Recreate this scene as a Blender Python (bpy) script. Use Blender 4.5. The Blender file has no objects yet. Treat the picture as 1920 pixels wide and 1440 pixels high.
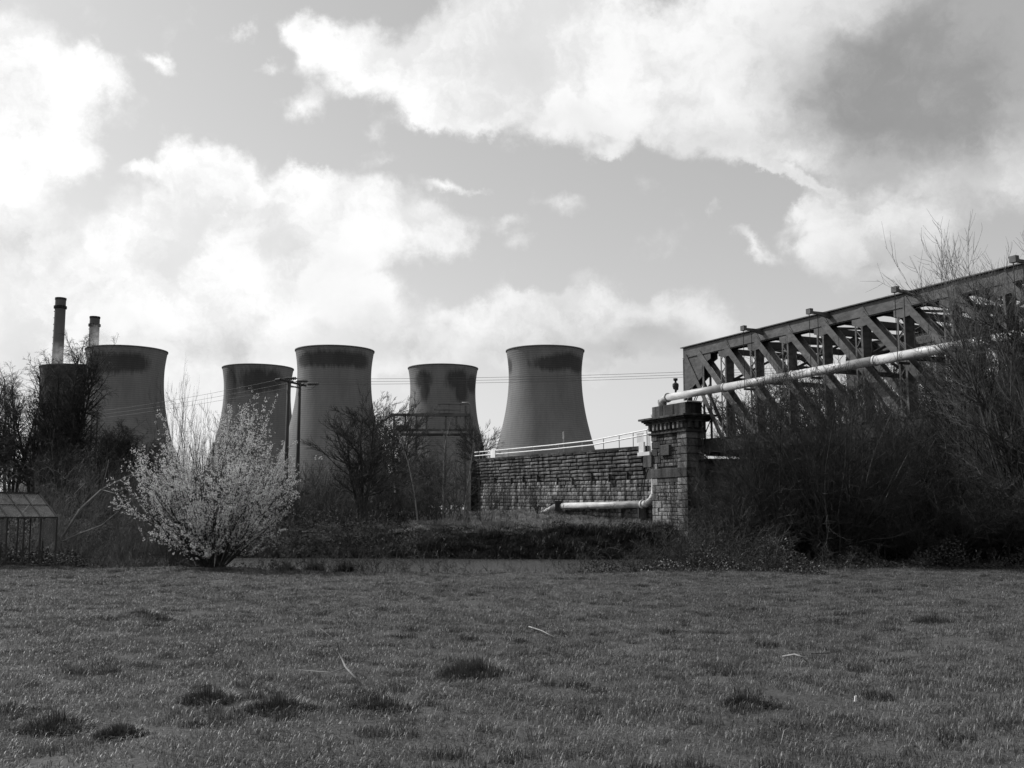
import bpy, bmesh, math, random
import numpy as np
from mathutils import Vector, Matrix

# ------------------------------------------------------------------ camera, sky, sun, exposure
C = bpy.context.scene.collection
SC = bpy.context.scene
F_PX, CX, CY, EYE = 1968.0, 960.0, 720.0, 1.65
PITCH = math.atan(245.0 / F_PX)
cp, sp = math.cos(PITCH), math.sin(PITCH)
cam_d = bpy.data.cameras.new('camera'); cam = bpy.data.objects.new('camera', cam_d); C.objects.link(cam)
cam.location = (0, 0, EYE); cam.rotation_euler = (math.pi / 2 + PITCH, 0, 0)
cam_d.sensor_width = 36; cam_d.lens = 36 * F_PX / 1920
cam_d.clip_start = 0.1; cam_d.clip_end = 20000
SC.camera = cam
SC.view_settings.view_transform = 'Standard'; SC.view_settings.look = 'None'
SC.view_settings.exposure = 0.0; SC.view_settings.gamma = 1.0; SC.view_settings.use_curve_mapping = False
SC.cycles.max_bounces = 5; SC.cycles.diffuse_bounces = 2; SC.cycles.glossy_bounces = 2
SC.cycles.transmission_bounces = 4; SC.cycles.transparent_max_bounces = 12; SC.cycles.volume_bounces = 0
SC.cycles.caustics_reflective = False; SC.cycles.caustics_refractive = False

SUN_AZ = Vector((-0.90, 0.43)); SUN_EL = math.radians(41)
sun_dir = Vector((SUN_AZ.x * math.cos(SUN_EL), SUN_AZ.y * math.cos(SUN_EL), math.sin(SUN_EL))).normalized()
sl = bpy.data.lights.new('sun', 'SUN'); sl.energy = 4.2; sl.angle = math.radians(0.5); sl.color = (1, 0.995, 0.99)
so = bpy.data.objects.new('sun', sl); C.objects.link(so)
so.rotation_euler = sun_dir.to_track_quat('Z', 'Y').to_euler()

def ray(px, py):
    u = (px - CX) / F_PX; v = (CY - py) / F_PX
    return Vector((u, cp - v * sp, sp + v * cp))
def at(px, py, Y):
    d = ray(px, py); return Vector((0, 0, EYE)) + d * (Y / d.y)
def px_at(px, Y, z=1.5):      # world x for a pixel column at depth Y and height z
    py = 965 - (z - EYE) / Y * F_PX
    return at(px, py, Y).x

world = bpy.data.worlds.new("World"); SC.world = world; world.use_nodes = True
wt = world.node_tree; wt.nodes.clear()
def wn(t, **k):
    n = wt.nodes.new(t)
    for a, b in k.items(): setattr(n, a, b)
    return n
def wmath(op, a, b=None, c=None, clamp=False):
    n = wn('ShaderNodeMath', operation=op); n.use_clamp = clamp
    for i, v in enumerate((a, b, c)):
        if v is None: continue
        if isinstance(v, (int, float)): n.inputs[i].default_value = v
        else: wt.links.new(v, n.inputs[i])
    return n.outputs[0]
tc = wn('ShaderNodeTexCoord').outputs['Generated']
def wnoise(scale, detail, rough, dist=0.0, vec=None):
    n = wn('ShaderNodeTexNoise'); n.inputs['Scale'].default_value = scale; n.inputs['Detail'].default_value = detail
    n.inputs['Roughness'].default_value = rough; n.inputs['Distortion'].default_value = dist
    wt.links.new(vec or tc, n.inputs['Vector']); return n
wv = wn('ShaderNodeVectorMath', operation='MULTIPLY_ADD')     # gentle domain warp so that cloud edges billow
nz = wnoise(10, 9, .66)
wt.links.new(nz.outputs['Color'], wv.inputs[0]); wv.inputs[1].default_value = (.085,) * 3
wv2 = wn('ShaderNodeVectorMath', operation='ADD'); wt.links.new(tc, wv2.inputs[0]); wv2.inputs[1].default_value = (-.0425,) * 3
wt.links.new(wv2.outputs[0], wv.inputs[2])
warped = wv.outputs[0]
def cone(px, py, rx, ry, rot=0, vec=None, k=1.0, wt_=1.0):
    d = ray(px, py).normalized()
    R = d.cross(Vector((0, 0, 1))).normalized(); U = R.cross(d).normalized()
    a = math.radians(rot); X = R * math.cos(a) + U * math.sin(a); Z = U * math.cos(a) - R * math.sin(a)
    m = Matrix((X, d, Z)).transposed()
    mp = wn('ShaderNodeMapping', vector_type='TEXTURE')
    mp.inputs['Location'].default_value = d; mp.inputs['Rotation'].default_value = m.to_euler()
    mp.inputs['Scale'].default_value = (rx * k / F_PX, max(rx, ry) * k / F_PX, ry * k / F_PX)
    wt.links.new(vec or warped, mp.inputs['Vector'])
    g = wn('ShaderNodeTexGradient', gradient_type='SPHERICAL'); wt.links.new(mp.outputs[0], g.inputs[0])
    return g.outputs['Fac'] if wt_ == 1.0 else wmath('MULTIPLY', g.outputs['Fac'], wt_)
def cone_sum(lst, w=True):
    s = None
    for b in lst:
        f = cone(*b)
        if lst is BRIGHT and b[2] < 92: f = wmath('MULTIPLY', f, .6)
        s = f if s is None else wmath('ADD', s, f)
    return s
BRIGHT = [(640,110,115,100),(770,125,150,110),(900,120,170,130),(1060,90,200,150),(1250,110,220,160),(1460,130,240,190,-20),
  (1640,60,300,240,-25),(1780,200,260,160,-20),(1000,10,190,60),(700,245,60,50),(850,210,110,50),(495,125,45,30),
  (1120,275,65,28),(1870,320,150,90,-15),(30,130,190,95),(180,140,75,60),(50,240,130,110),(140,300,60,45),(10,30,90,80),
  (318,118,30,24,-30),(475,40,28,34),(20,420,120,110),(380,320,95,60),(330,420,200,120),(480,390,190,110),(650,370,120,75),(740,420,150,100),
  (830,440,70,60),(200,520,190,110),(90,580,150,90),(360,560,250,120),(560,480,230,110),(610,560,130,75),(710,590,120,75),(250,640,300,70),
  (860,600,90,50),(980,590,150,60),(1110,560,80,62),(1060,600,150,70),(1270,590,130,65),(1180,640,260,60),(560,650,300,60),(900,660,340,55),
  (1600,420,130,75),(1725,425,105,65),(1640,490,150,60),(1040,375,80,34,-15),(940,405,80,28),(975,445,50,26),(1330,395,22,34,20),
  (1430,465,80,24,-30),(1520,400,60,26),(1090,230,200,60),(1400,260,220,60,-12),(560,200,60,50),(600,60,70,50),(870,350,60,20),(1480,330,110,18,-20),(720,300,60,24),(560,330,60,40),(1700,350,90,30),(1560,350,70,40),(80,700,400,60),(255,330,60,22)]
DARK = [(1730,120,330,230,-25,None,1,.9),(1620,200,240,120,-20),(1850,60,260,180),(20,430,110,90,0,None,1,.8),(700,630,190,75,0,None,1,.6),(1000,235,170,60,0,None,1,.4),(1280,265,260,60,0,None,1,.5),
  (1200,620,220,70,0,None,1,.55),(640,490,200,70,0,None,1,.3),(430,650,300,70,0,None,1,.45),(1640,500,200,60,0,None,1,.5),(930,670,320,60,0,None,1,.5),(1260,670,260,80,0,None,1,.5),(130,660,260,70,0,None,1,.4),(1860,250,200,120,0,None,1,.35)]
Fb = cone_sum(BRIGHT)
frame = cone(960, 420, 1750, 1350, 0, tc, 1.0)
outside = wmath('SUBTRACT', 1.0, wmath('MULTIPLY', frame, 2.6, clamp=True), clamp=True)
gen = wnoise(2.6, 7, .58, .2)
fg = wmath('MULTIPLY', wmath('MULTIPLY', wmath('SUBTRACT', gen.outputs['Fac'], .44), 5.0), outside)
n1 = wnoise(20, 8, .62, .15)
n2 = wnoise(7, 6, .6, .4)
edge = wmath('MULTIPLY', wmath('SUBTRACT', n1.outputs['Fac'], .5), 1.15)
edge2 = wmath('MULTIPLY', wmath('SUBTRACT', n2.outputs['Fac'], .5), .9)
Ft = wmath('ADD', wmath('ADD', wmath('ADD', Fb, edge), edge2), wmath('MAXIMUM', fg, 0.0))
mr = wn('ShaderNodeMapRange', interpolation_type='SMOOTHSTEP'); wt.links.new(Ft, mr.inputs[0])
mr.inputs['From Min'].default_value = .10; mr.inputs['From Max'].default_value = .74
cl_mask = mr.outputs[0]
Fd = wmath('ADD', cone_sum(DARK), wmath('MULTIPLY', wmath('SUBTRACT', n2.outputs['Fac'], .5), .55))
mr2 = wn('ShaderNodeMapRange', interpolation_type='SMOOTHSTEP'); wt.links.new(Fd, mr2.inputs[0])
mr2.inputs['From Min'].default_value = -.15; mr2.inputs['From Max'].default_value = 1.15
# brightness of the clear air: the physical sky in grey, brighter towards the sun
sky = wn('ShaderNodeTexSky', sky_type='NISHITA'); sky.sun_disc = False
sky.sun_elevation = SUN_EL; sky.sun_rotation = math.atan2(SUN_AZ.x, SUN_AZ.y); sky.dust_density = 1.5
bw = wn('ShaderNodeRGBToBW'); wt.links.new(sky.outputs[0], bw.inputs[0])
SKY_K, SKY_ADD, CLOUD_HI, CLOUD_LO = 1.15, 1.75, 9.6, 3.7
clear = wmath('ADD', wmath('MULTIPLY', bw.outputs[0], SKY_K), SKY_ADD)
# clouds are white towards the sun and fall off away from it
sd = wn('ShaderNodeVectorMath', operation='DOT_PRODUCT'); wt.links.new(tc, sd.inputs[0]); sd.inputs[1].default_value = sun_dir
sunward = wmath('MULTIPLY_ADD', sd.outputs['Value'], .42, .70)
hi = wmath('MULTIPLY', wmath('MINIMUM', sunward, 1.0), CLOUD_HI)
lo = wmath('MULTIPLY', wmath('MULTIPLY_ADD', sd.outputs['Value'], 1.25, .15), 6.3)
lo = wmath('MAXIMUM', lo, 3.7)
cl = wmath('MULTIPLY_ADD', wmath('SUBTRACT', lo, hi), mr2.outputs[0], hi)
n3 = wnoise(8.5, 9, .62, .2, warped)
mr3 = wn('ShaderNodeMapRange', interpolation_type='SMOOTHSTEP'); wt.links.new(n3.outputs['Fac'], mr3.inputs[0])
for k_, v_ in zip(('From Min','From Max','To Min','To Max'), (.38, .58, .84, 1.07)): mr3.inputs[k_].default_value = v_
mr4 = wn('ShaderNodeMapRange', interpolation_type='SMOOTHSTEP'); wt.links.new(Ft, mr4.inputs[0])
for k_, v_ in zip(('From Min','From Max','To Min','To Max'), (.7, 2.0, 1.03, .93)): mr4.inputs[k_].default_value = v_
cl = wmath('MULTIPLY', wmath('MULTIPLY', cl, mr3.outputs[0]), mr4.outputs[0])
cl = wmath('MULTIPLY', cl, wmath('MULTIPLY_ADD', n1.outputs['Fac'], .24, .92))
lum = wmath('MULTIPLY_ADD', wmath('SUBTRACT', cl, clear), cl_mask, clear)
bgn = wn('ShaderNodeBackground'); bgn.inputs['Strength'].default_value = 0.10
wt.links.new(lum, bgn.inputs['Color'])
wo = wn('ShaderNodeOutputWorld'); wt.links.new(bgn.outputs[0], wo.inputs['Surface'])
world.cycles.sampling_method = 'MANUAL'; world.cycles.sample_map_resolution = 512

# ------------------------------------------------------------------ helpers
def tag(o, label=None, cat=None, group=None, kind=None):
    if label: o['label'] = label
    if cat: o['category'] = cat
    if group: o['group'] = group
    if kind: o['kind'] = kind
    return o
def empty(name, loc, label, cat, group=None):
    o = bpy.data.objects.new(name, None); C.objects.link(o); o.location = loc
    o.empty_display_size = .3
    return tag(o, label, cat, group)
_mesh_root = {}
def link(name, me, mat, parent=None):
    o = bpy.data.objects.new(name, me); C.objects.link(o)
    if mat and not me.materials: me.materials.append(mat)
    if parent is not None:
        o.parent = parent
        o.matrix_parent_inverse = Matrix.Translation(-world_loc(parent))
    return o
def world_loc(o):
    v = Vector(o.location)
    if o.parent is not None:
        v = world_loc(o.parent) + v + o.matrix_parent_inverse.translation
    return v
class MB:
    def __init__(s): s.v = []; s.f = []
    def box(s, c, sz, ax=((1,0,0),(0,1,0),(0,0,1))):
        c = Vector(c); X, Y, Z = (Vector(a) * (l / 2) for a, l in zip(ax, sz)); n = len(s.v)
        for sx, sy, sz_ in ((-1,-1,-1),(1,-1,-1),(1,1,-1),(-1,1,-1),(-1,-1,1),(1,-1,1),(1,1,1),(-1,1,1)):
            s.v.append(tuple(c + X*sx + Y*sy + Z*sz_))
        for f in ((0,3,2,1),(4,5,6,7),(0,1,5,4),(1,2,6,5),(2,3,7,6),(3,0,4,7)): s.f.append(tuple(n+i for i in f))
        return s
    def beam(s, p, q, w, h, side=None):
        p, q = Vector(p), Vector(q); d = (q - p); L = d.length; d.normalize()
        a = Vector(side) if side is not None else d.cross(Vector((0,0,1)))
        if a.length < 1e-4: a = Vector((1,0,0))
        a = (a - d * a.dot(d)).normalized(); b = d.cross(a)
        return s.box((p+q)/2, (w, L, h), (a, d, b))
    def tube(s, pts, r, n=8, cap=True):
        pts = [Vector(p) for p in pts]; K = len(pts)
        rr = r if isinstance(r, (list, tuple)) else [r]*K
        base = len(s.v); prev = None
        for i in range(K):
            t = (pts[min(i+1,K-1)] - pts[max(i-1,0)]).normalized()
            if prev is None:
                a = t.cross(Vector((0,0,1)))
                if a.length < .05: a = t.cross(Vector((1,0,0)))
                a.normalize()
            else:
                a = (prev - t*prev.dot(t)).normalized()
            prev = a; b = t.cross(a)
            for k in range(n):
                an = 2*math.pi*k/n
                s.v.append(tuple(pts[i] + (a*math.cos(an) + b*math.sin(an))*rr[i]))
        for i in range(K-1):
            for k in range(n):
                s.f.append((base+i*n+k, base+i*n+(k+1)%n, base+(i+1)*n+(k+1)%n, base+(i+1)*n+k))
        if cap:
            s.f.append(tuple(base+k for k in reversed(range(n)))); s.f.append(tuple(base+(K-1)*n+k for k in range(n)))
        return s
    def lathe(s, c, prof, n=24):
        base = len(s.v); c = Vector(c)
        for r, z in prof:
            for k in range(n):
                a = 2*math.pi*k/n; s.v.append((c.x+r*math.cos(a), c.y+r*math.sin(a), c.z+z))
        for i in range(len(prof)-1):
            for k in range(n):
                s.f.append((base+i*n+k, base+i*n+(k+1)%n, base+(i+1)*n+(k+1)%n, base+(i+1)*n+k))
        return s
    def prism(s, poly, d):
        n = len(s.v); k = len(poly); d = Vector(d)
        for p in poly: s.v.append(tuple(Vector(p)))
        for p in poly: s.v.append(tuple(Vector(p)+d))
        s.f.append(tuple(n+i for i in range(k))); s.f.append(tuple(n+k+i for i in reversed(range(k))))
        for i in range(k):
            j = (i+1)%k; s.f.append((n+j, n+i, n+k+i, n+k+j))
        return s
    def build(s, name, mat, parent=None, smooth=False, bevel=0):
        me = bpy.data.meshes.new(name); me.from_pydata(s.v, [], s.f)
        if smooth: me.shade_smooth()
        o = link(name, me, mat, parent)
        if bevel:
            m = o.modifiers.new('bevel', 'BEVEL'); m.width = bevel; m.segments = 2; m.limit_method = 'ANGLE'
        return o
def np_mesh(name, V, Fa, mat, parent=None, smooth=False):
    me = bpy.data.meshes.new(name); V = np.asarray(V, dtype=np.float32); Fa = np.asarray(Fa, dtype=np.int32)
    k = Fa.shape[1]
    me.vertices.add(len(V)); me.vertices.foreach_set('co', V.ravel())
    me.loops.add(Fa.size); me.loops.foreach_set('vertex_index', Fa.ravel())
    me.polygons.add(len(Fa)); me.polygons.foreach_set('loop_start', np.arange(0, Fa.size, k, dtype=np.int32))
    try: me.polygons.foreach_set('loop_total', np.full(len(Fa), k, dtype=np.int32))
    except Exception: pass
    if smooth: me.polygons.foreach_set('use_smooth', np.ones(len(Fa), dtype=bool))
    me.update(calc_edges=True); me.validate()
    return link(name, me, mat, parent)

# ------------------------------------------------------------------ materials (the photograph is black and white: greys only)
class NT:
    def __init__(s, name):
        s.m = bpy.data.materials.new(name); s.m.use_nodes = True; s.t = s.m.node_tree
        s.b = s.t.nodes['Principled BSDF']; s.out = s.t.nodes['Material Output']
    def n(s, t, **k):
        x = s.t.nodes.new(t)
        for a, b in k.items(): setattr(x, a, b)
        return x
    def l(s, a, b): s.t.links.new(a, b)
    def math(s, op, a, b=None, c=None, clamp=False):
        x = s.n('ShaderNodeMath', operation=op); x.use_clamp = clamp
        for i, v in enumerate((a, b, c)):
            if v is None: continue
            if isinstance(v, (int, float)): x.inputs[i].default_value = v
            else: s.l(v, x.inputs[i])
        return x.outputs[0]
    def co(s, kind='Object', scale=(1,1,1)):
        t = s.n('ShaderNodeTexCoord') if kind != 'World' else s.n('ShaderNodeNewGeometry')
        mp = s.n('ShaderNodeMapping'); mp.inputs['Scale'].default_value = scale
        s.l(t.outputs[kind if kind != 'World' else 'Position'], mp.inputs[0]); return mp.outputs[0]
    def noise(s, vec, scale, detail=4, rough=.6, dist=0):
        x = s.n('ShaderNodeTexNoise'); x.inputs['Scale'].default_value = scale; x.inputs['Detail'].default_value = detail
        x.inputs['Roughness'].default_value = rough; x.inputs['Distortion'].default_value = dist; s.l(vec, x.inputs['Vector']); return x.outputs['Fac']
    def ramp(s, f, a, b, lo, hi):
        x = s.n('ShaderNodeMapRange'); s.l(f, x.inputs[0])
        for k, v in zip(('From Min','From Max','To Min','To Max'), (a, b, lo, hi)): x.inputs[k].default_value = v
        return x.outputs[0]
    def bump(s, h, strength=.4, dist=.02):
        x = s.n('ShaderNodeBump'); x.inputs['Strength'].default_value = strength; x.inputs['Distance'].default_value = dist
        s.l(h, x.inputs['Height']); s.l(x.outputs[0], s.b.inputs['Normal'])
    def rand(s):
        return s.n('ShaderNodeObjectInfo').outputs['Random']
def simple(name, lo, hi, rough=.7, scale=3, kind='World', stretch=(1,1,1), metal=0, bump=0, bdist=.02, objvar=0, detail=5):
    a = NT(name); f = a.noise(a.co(kind, stretch), scale, detail)
    v = a.ramp(f, .3, .7, lo, hi)
    if objvar: v = a.math('MULTIPLY', v, a.math('MULTIPLY_ADD', a.rand(), objvar, 1 - objvar/2))
    a.l(v, a.b.inputs['Base Color']); a.b.inputs['Roughness'].default_value = rough; a.b.inputs['Metallic'].default_value = metal
    a.b.inputs['Specular IOR Level'].default_value = .3
    if bump: a.bump(f, bump, bdist)
    return a.m

def stone_mat(name, lo, hi, soot=.35):
    a = NT(name); w = a.co('World')
    big = a.noise(w, .55, 4, .6); fine = a.noise(w, 9, 6, .65)
    streak = a.noise(a.co('World', (1.3, 1.3, .16)), 1.6, 4, .6)
    v = a.ramp(fine, .3, .7, lo, hi)
    rr = a.math('FRACT', a.math('ADD', a.rand(), a.n('ShaderNodeNewGeometry').outputs['Random Per Island']))
    v = a.math('MULTIPLY', v, a.math('MULTIPLY_ADD', rr, 1.0, .5))
    v = a.math('MULTIPLY', v, a.ramp(streak, .40, .60, soot, 1.15))
    v = a.math('MULTIPLY', v, a.ramp(big, .35, .65, .6, 1.2))
    a.l(v, a.b.inputs['Base Color']); a.b.inputs['Roughness'].default_value = .9; a.b.inputs['Specular IOR Level'].default_value = .2
    a.bump(fine, .8, .03); return a.m
M = {}
M['stone'] = stone_mat('stone_sandstone', .09, .27, .22)
M['stone_dark'] = stone_mat('stone_soot_and_shade', .028, .065)  # near-black stone; on the pillar's river face it carries painted shade
M['chim'] = simple('chimney_concrete', .08, .13, .9, .05, stretch=(1,1,.4))
M['stone_mid'] = stone_mat('stone_weathered', .06, .17, .3)
M['mortar'] = simple('mortar', .03, .06, .95, 4)
M['steel'] = simple('painted_steel', .03, .10, .55, 2.2, stretch=(1,1,2.2), bump=.1, objvar=.25)
M['steel_dark'] = simple('dark_steel', .012, .025, .65, 1.5)
M['gantry'] = simple('gantry_steel', .06, .10, .8, .4)
M['gantry_rail'] = simple('gantry_rail', .1, .17, .7, .4)
M['rust'] = simple('rusty_steel', .03, .10, .8, 2.5)
M['pipe'] = simple('pipe_paint', .25, .58, .45, .9, stretch=(1,1,3), bump=.05, detail=8)
M['concrete'] = simple('pale_concrete', .45, .62, .85, 1.2)
M['white_paint'] = simple('white_paint', .6, .8, .5, 2)
M['rail_grey'] = simple('galvanised', .25, .4, .5, 3)
M['wood_pole'] = simple('creosoted_wood', .025, .05, .85, 2, stretch=(1,1,.2))
M['ceramic'] = simple('ceramic', .03, .05, .3, 3)
M['bark'] = simple('bark', .03, .11, .9, 6, objvar=.3)
M['bark_dark'] = simple('bark_dark', .02, .05, .9, 5, objvar=.3)
M['bark_pale'] = simple('bark_pale', .10, .26, .8, 5)
M['twig_light'] = simple('twig_light', .06, .13, .8, 5)
M['brush_dark'] = simple('bramble_dark', .015, .05, .7, 2.5)
M['twig_grey'] = simple('twig_grey', .06, .18, .8, 4)
M['leaf'] = simple('bramble_leaf', .02, .075, .5, 3)
M['dirt'] = simple('dirt', .05, .1, .95, 3)
M['frame_dark'] = simple('greenhouse_frame', .02, .04, .5, 3)
M['frame_pale'] = simple('aluminium', .35, .5, .4, 3)
M['litter'] = simple('litter_white', .6, .8, .6, 3)
M['straw'] = simple('straw', .12, .3, .7, 4)
M['dry_stick'] = simple('dry_stick', .12, .3, .7, 6)
M['tank'] = simple('tank_paint', .15, .24, .6, .5)

def blossom_mat():
    a = NT('blossom'); a.b.inputs['Base Color'].default_value = (.88,.88,.88,1); a.b.inputs['Roughness'].default_value = .8
    tr = a.n('ShaderNodeBsdfTranslucent'); tr.inputs[0].default_value = (.7,.7,.7,1)
    mx = a.n('ShaderNodeMixShader'); mx.inputs[0].default_value = .22
    a.l(a.b.outputs[0], mx.inputs[1]); a.l(tr.outputs[0], mx.inputs[2]); a.l(mx.outputs[0], a.out.inputs[0]); return a.m
M['blossom'] = blossom_mat()
def grass_mat(name, lo, hi, tip=1.6):
    a = NT(name); w = a.co('World')
    n_ = a.noise(w, .35, 3, .6); f = a.noise(w, 25, 2, .6)
    v = a.ramp(n_, .3, .7, lo, hi); v = a.math('MULTIPLY', v, a.ramp(f, .3, .7, .6, 1.5))
    v = a.math('MULTIPLY', v, a.math('MULTIPLY_ADD', a.rand(), .4, .8))
    v = a.math('MULTIPLY', v, a.ramp(a.noise(w, 2.4, 4, .62, .3), .38, .52, .42, 1.12))  # dark patches in the blade colour stand in for shade behind tufts
    a.l(v, a.b.inputs['Base Color']); a.b.inputs['Roughness'].default_value = .45; a.b.inputs['Specular IOR Level'].default_value = .35
    tr = a.n('ShaderNodeBsdfTranslucent'); a.l(v, tr.inputs[0])
    mx = a.n('ShaderNodeMixShader'); mx.inputs[0].default_value = .3
    a.l(a.b.outputs[0], mx.inputs[1]); a.l(tr.outputs[0], mx.inputs[2]); a.l(mx.outputs[0], a.out.inputs[0]); return a.m
M['grass'] = grass_mat('grass_blade', .085, .15)
M['tussock'] = grass_mat('grass_tussock', .035, .07)
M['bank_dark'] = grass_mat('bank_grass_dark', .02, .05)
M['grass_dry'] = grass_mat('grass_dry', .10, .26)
def glass_mat():
    a = NT('dirty_glass'); a.b.inputs['Base Color'].default_value = (.22,.22,.22,1); a.b.inputs['Roughness'].default_value = .25
    n_ = a.noise(a.co('World'), 3, 4)
    tr = a.n('ShaderNodeBsdfTransparent'); tr.inputs[0].default_value = (.75,.75,.75,1)
    mx = a.n('ShaderNodeMixShader'); a.l(a.ramp(n_, .3, .7, .18, .5), mx.inputs[0])
    a.l(tr.outputs[0], mx.inputs[1]); a.l(a.b.outputs[0], mx.inputs[2]); a.l(mx.outputs[0], a.out.inputs[0]); return a.m
M['glass'] = glass_mat()
def ground_mat():
    a = NT('meadow_soil'); w = a.co('World')
    v = a.math('MULTIPLY', a.ramp(a.noise(w, .4, 4), .3, .7, .03, .06), a.ramp(a.noise(w, 14, 5), .3, .7, .6, 1.3))
    a.l(v, a.b.inputs['Base Color']); a.b.inputs['Roughness'].default_value = .95
    a.bump(a.noise(w, 8, 6), .9, .05); return a.m
M['ground'] = ground_mat()
def water_mat():
    a = NT('river_water'); a.b.inputs['Base Color'].default_value = (.05,.05,.05,1); a.b.inputs['Roughness'].default_value = .12
    a.b.inputs['Specular IOR Level'].default_value = .6
    w = a.co('World', (1, 2.6, 1)); h = a.math('ADD', a.noise(w, 2.2, 5, .6), a.noise(w, .5, 3)); a.bump(h, .9, .12); return a.m
M['water'] = water_mat()

def tower_mat(name, stains, ragged=.95, base=.15):
    a = NT(name); o = a.n('ShaderNodeTexCoord').outputs['Object']
    def mp(sc): 
        x = a.n('ShaderNodeMapping'); x.inputs['Scale'].default_value = sc; a.l(o, x.inputs[0]); return x.outputs[0]
    rings = a.n('ShaderNodeTexWave', wave_type='BANDS', bands_direction='Z'); rings.inputs['Scale'].default_value = .22
    rings.inputs['Distortion'].default_value = .6; rings.inputs['Detail'].default_value = 2; a.l(mp((1,1,1)), rings.inputs[0])
    blot = a.noise(mp((1,1,.6)), .035, 5, .6); streak = a.noise(mp((1,1,.08)), .45, 5, .7)
    v = a.ramp(blot, .3, .7, base*.8, base*1.2)
    v = a.math('MULTIPLY', v, a.ramp(rings.outputs['Fac'], 0, 1, .86, 1.06))
    v = a.math('MULTIPLY', v, a.ramp(streak, .3, .7, .88, 1.08))
    s = None
    for (x, y, z, rx, ry, rz) in stains:
        q = a.n('ShaderNodeMapping', vector_type='TEXTURE'); q.inputs['Location'].default_value = (x, y, z); q.inputs['Scale'].default_value = (rx, ry, rz)
        a.l(o, q.inputs[0]); g = a.n('ShaderNodeTexGradient', gradient_type='SPHERICAL'); a.l(q.outputs[0], g.inputs[0])
        s = g.outputs['Fac'] if s is None else a.math('MAXIMUM', s, g.outputs['Fac'])
    if s is not None:
        rg = a.noise(mp((1,1,.16)), .55, 6, .75)
        s = a.math('ADD', s, a.math('MULTIPLY', a.math('SUBTRACT', rg, .5), ragged))
        v = a.math('MULTIPLY', v, a.ramp(s, .12, .5, 1, .36))
    a.l(v, a.b.inputs['Base Color']); a.b.inputs['Roughness'].default_value = .9; a.b.inputs['Specular IOR Level'].default_value = .15
    a.bump(rings.outputs['Fac'], .35, .12); return a.m

# ------------------------------------------------------------------ ground, river
def sst(t): t = np.clip(t, 0, 1); return t*t*(3-2*t)
def yn(x): return 33.0 - 4.6*np.exp(-((x-.5)/5.5)**2) + 9*sst((x-3.5)/7)
def yf(x): return 60.5 - 2.0*sst((x+15)/20)
def gh(x, y):
    x = np.asarray(x, float); y = np.asarray(y, float)
    und = .05*np.sin(x*.33+1)*np.sin(y*.27) + .03*np.sin(x*.9+y*.5) + .022*np.sin(x*2.1-y*1.7) + .016*np.sin(x*3.7+y*2.9+1)
    near = -1.7*sst((y-yn(x))/6.5)
    far = -1.7 + 2.75*sst((y-yf(x)+.8)/4.6) + .7*sst((y-yf(x)-4)/16)
    w = sst((y-47)/4)
    return und + near*(1-w) + far*w
def axis(fine0, fine1, step, ends, n):
    a = np.arange(fine0, fine1+1e-6, step)
    lo = fine0 - np.geomspace(step, fine0-ends[0], n)[::1]; hi = fine1 + np.geomspace(step, ends[1]-fine1, n)
    return np.concatenate([lo[::-1], a, hi])
gx = axis(-36, 40, .33, (-6000, 6000), 26); gy = axis(-6, 84, .33, (-600, 9000), 26)
XX, YY = np.meshgrid(gx, gy); ZZ = gh(XX, YY)
nx, ny = len(gx), len(gy); idx = np.arange(nx*ny).reshape(ny, nx)
q = np.stack([idx[:-1,:-1], idx[:-1,1:], idx[1:,1:], idx[1:,:-1]], -1).reshape(-1, 4)
ground = np_mesh('ground', np.stack([XX, YY, ZZ], -1).reshape(-1, 3), q, M['ground'], smooth=True); tag(ground, kind='structure')
wb = MB(); wb.v = [(-900, 28, -.82), (900, 28, -.82), (900, 66, -.82), (-900, 66, -.82)]; wb.f = [(0,1,2,3)]
tag(wb.build('river_water', M['water']), kind='structure')

# ------------------------------------------------------------------ cooling towers and chimneys
def cooling_tower(px, D, label, stains, base=.175):
    k = 1.0; c = at(px, 660, D); t = empty('cooling_tower', (c.x, D, 0), label, 'cooling tower', 'cooling towers of the power station')
    zt, rt, b = 94.5, 24.7, 55.0
    prof = []
    for i in range(41):
        z = 9 + (112-9)*i/40; bb = b if z < zt else 45
        prof.append((rt*math.sqrt(1+((z-zt)/bb)**2), z))
    inner = [(r-.6, z) for r, z in reversed(prof)]
    m = MB().lathe((c.x, D, 0), prof + [(prof[-1][0]+.0, 112.0)] + inner, 96)
    me = m.build('shell', tower_mat('tower_concrete', stains, base=base), t, smooth=False)
    me.data.shade_smooth(); me.data.set_sharp_from_angle(angle=.9)
    # object-space stains need the origin on the tower axis
    me.data.transform(Matrix.Translation((-c.x, -D, 0))); me.matrix_parent_inverse = Matrix(); 
    rr = prof[-1][0]
    MB().lathe((c.x, D, 0), [(rr-.1, 111.2), (rr+.25, 111.3), (rr+.3, 112.1), (rr-.65, 112.2)], 96).build('rim', M['chim'], t, smooth=True)
    lg = MB(); r0 = prof[0][0]
    for i in range(48):
        a0 = 2*math.pi*i/48; a1 = a0+math.pi/48; a2 = a0-math.pi/48
        for a_ in (a1, a2): lg.beam((c.x+(r0+1.5)*math.cos(a_), D+(r0+1.5)*math.sin(a_), 0), (c.x+r0*math.cos(a0), D+r0*math.sin(a0), 9.4), .7, .7)
    lg.build('support_legs', M['concrete'], t)['kind'] = 'stuff'
    return t
def sx(list_, s):   # stains given in photo pixels from the tower's axis and below the rim: (dx, dy, rx, ry)
    out = []
    for dx, dy, rx, ry in list_:
        X = dx/s; r = 26.0; X = max(-r+.1, min(r-.1, X)); out.append((X, -math.sqrt(r*r-X*X), 111-dy/s, rx/s, 14, ry/s))
    return out
D1, D2 = 705, 791
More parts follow.
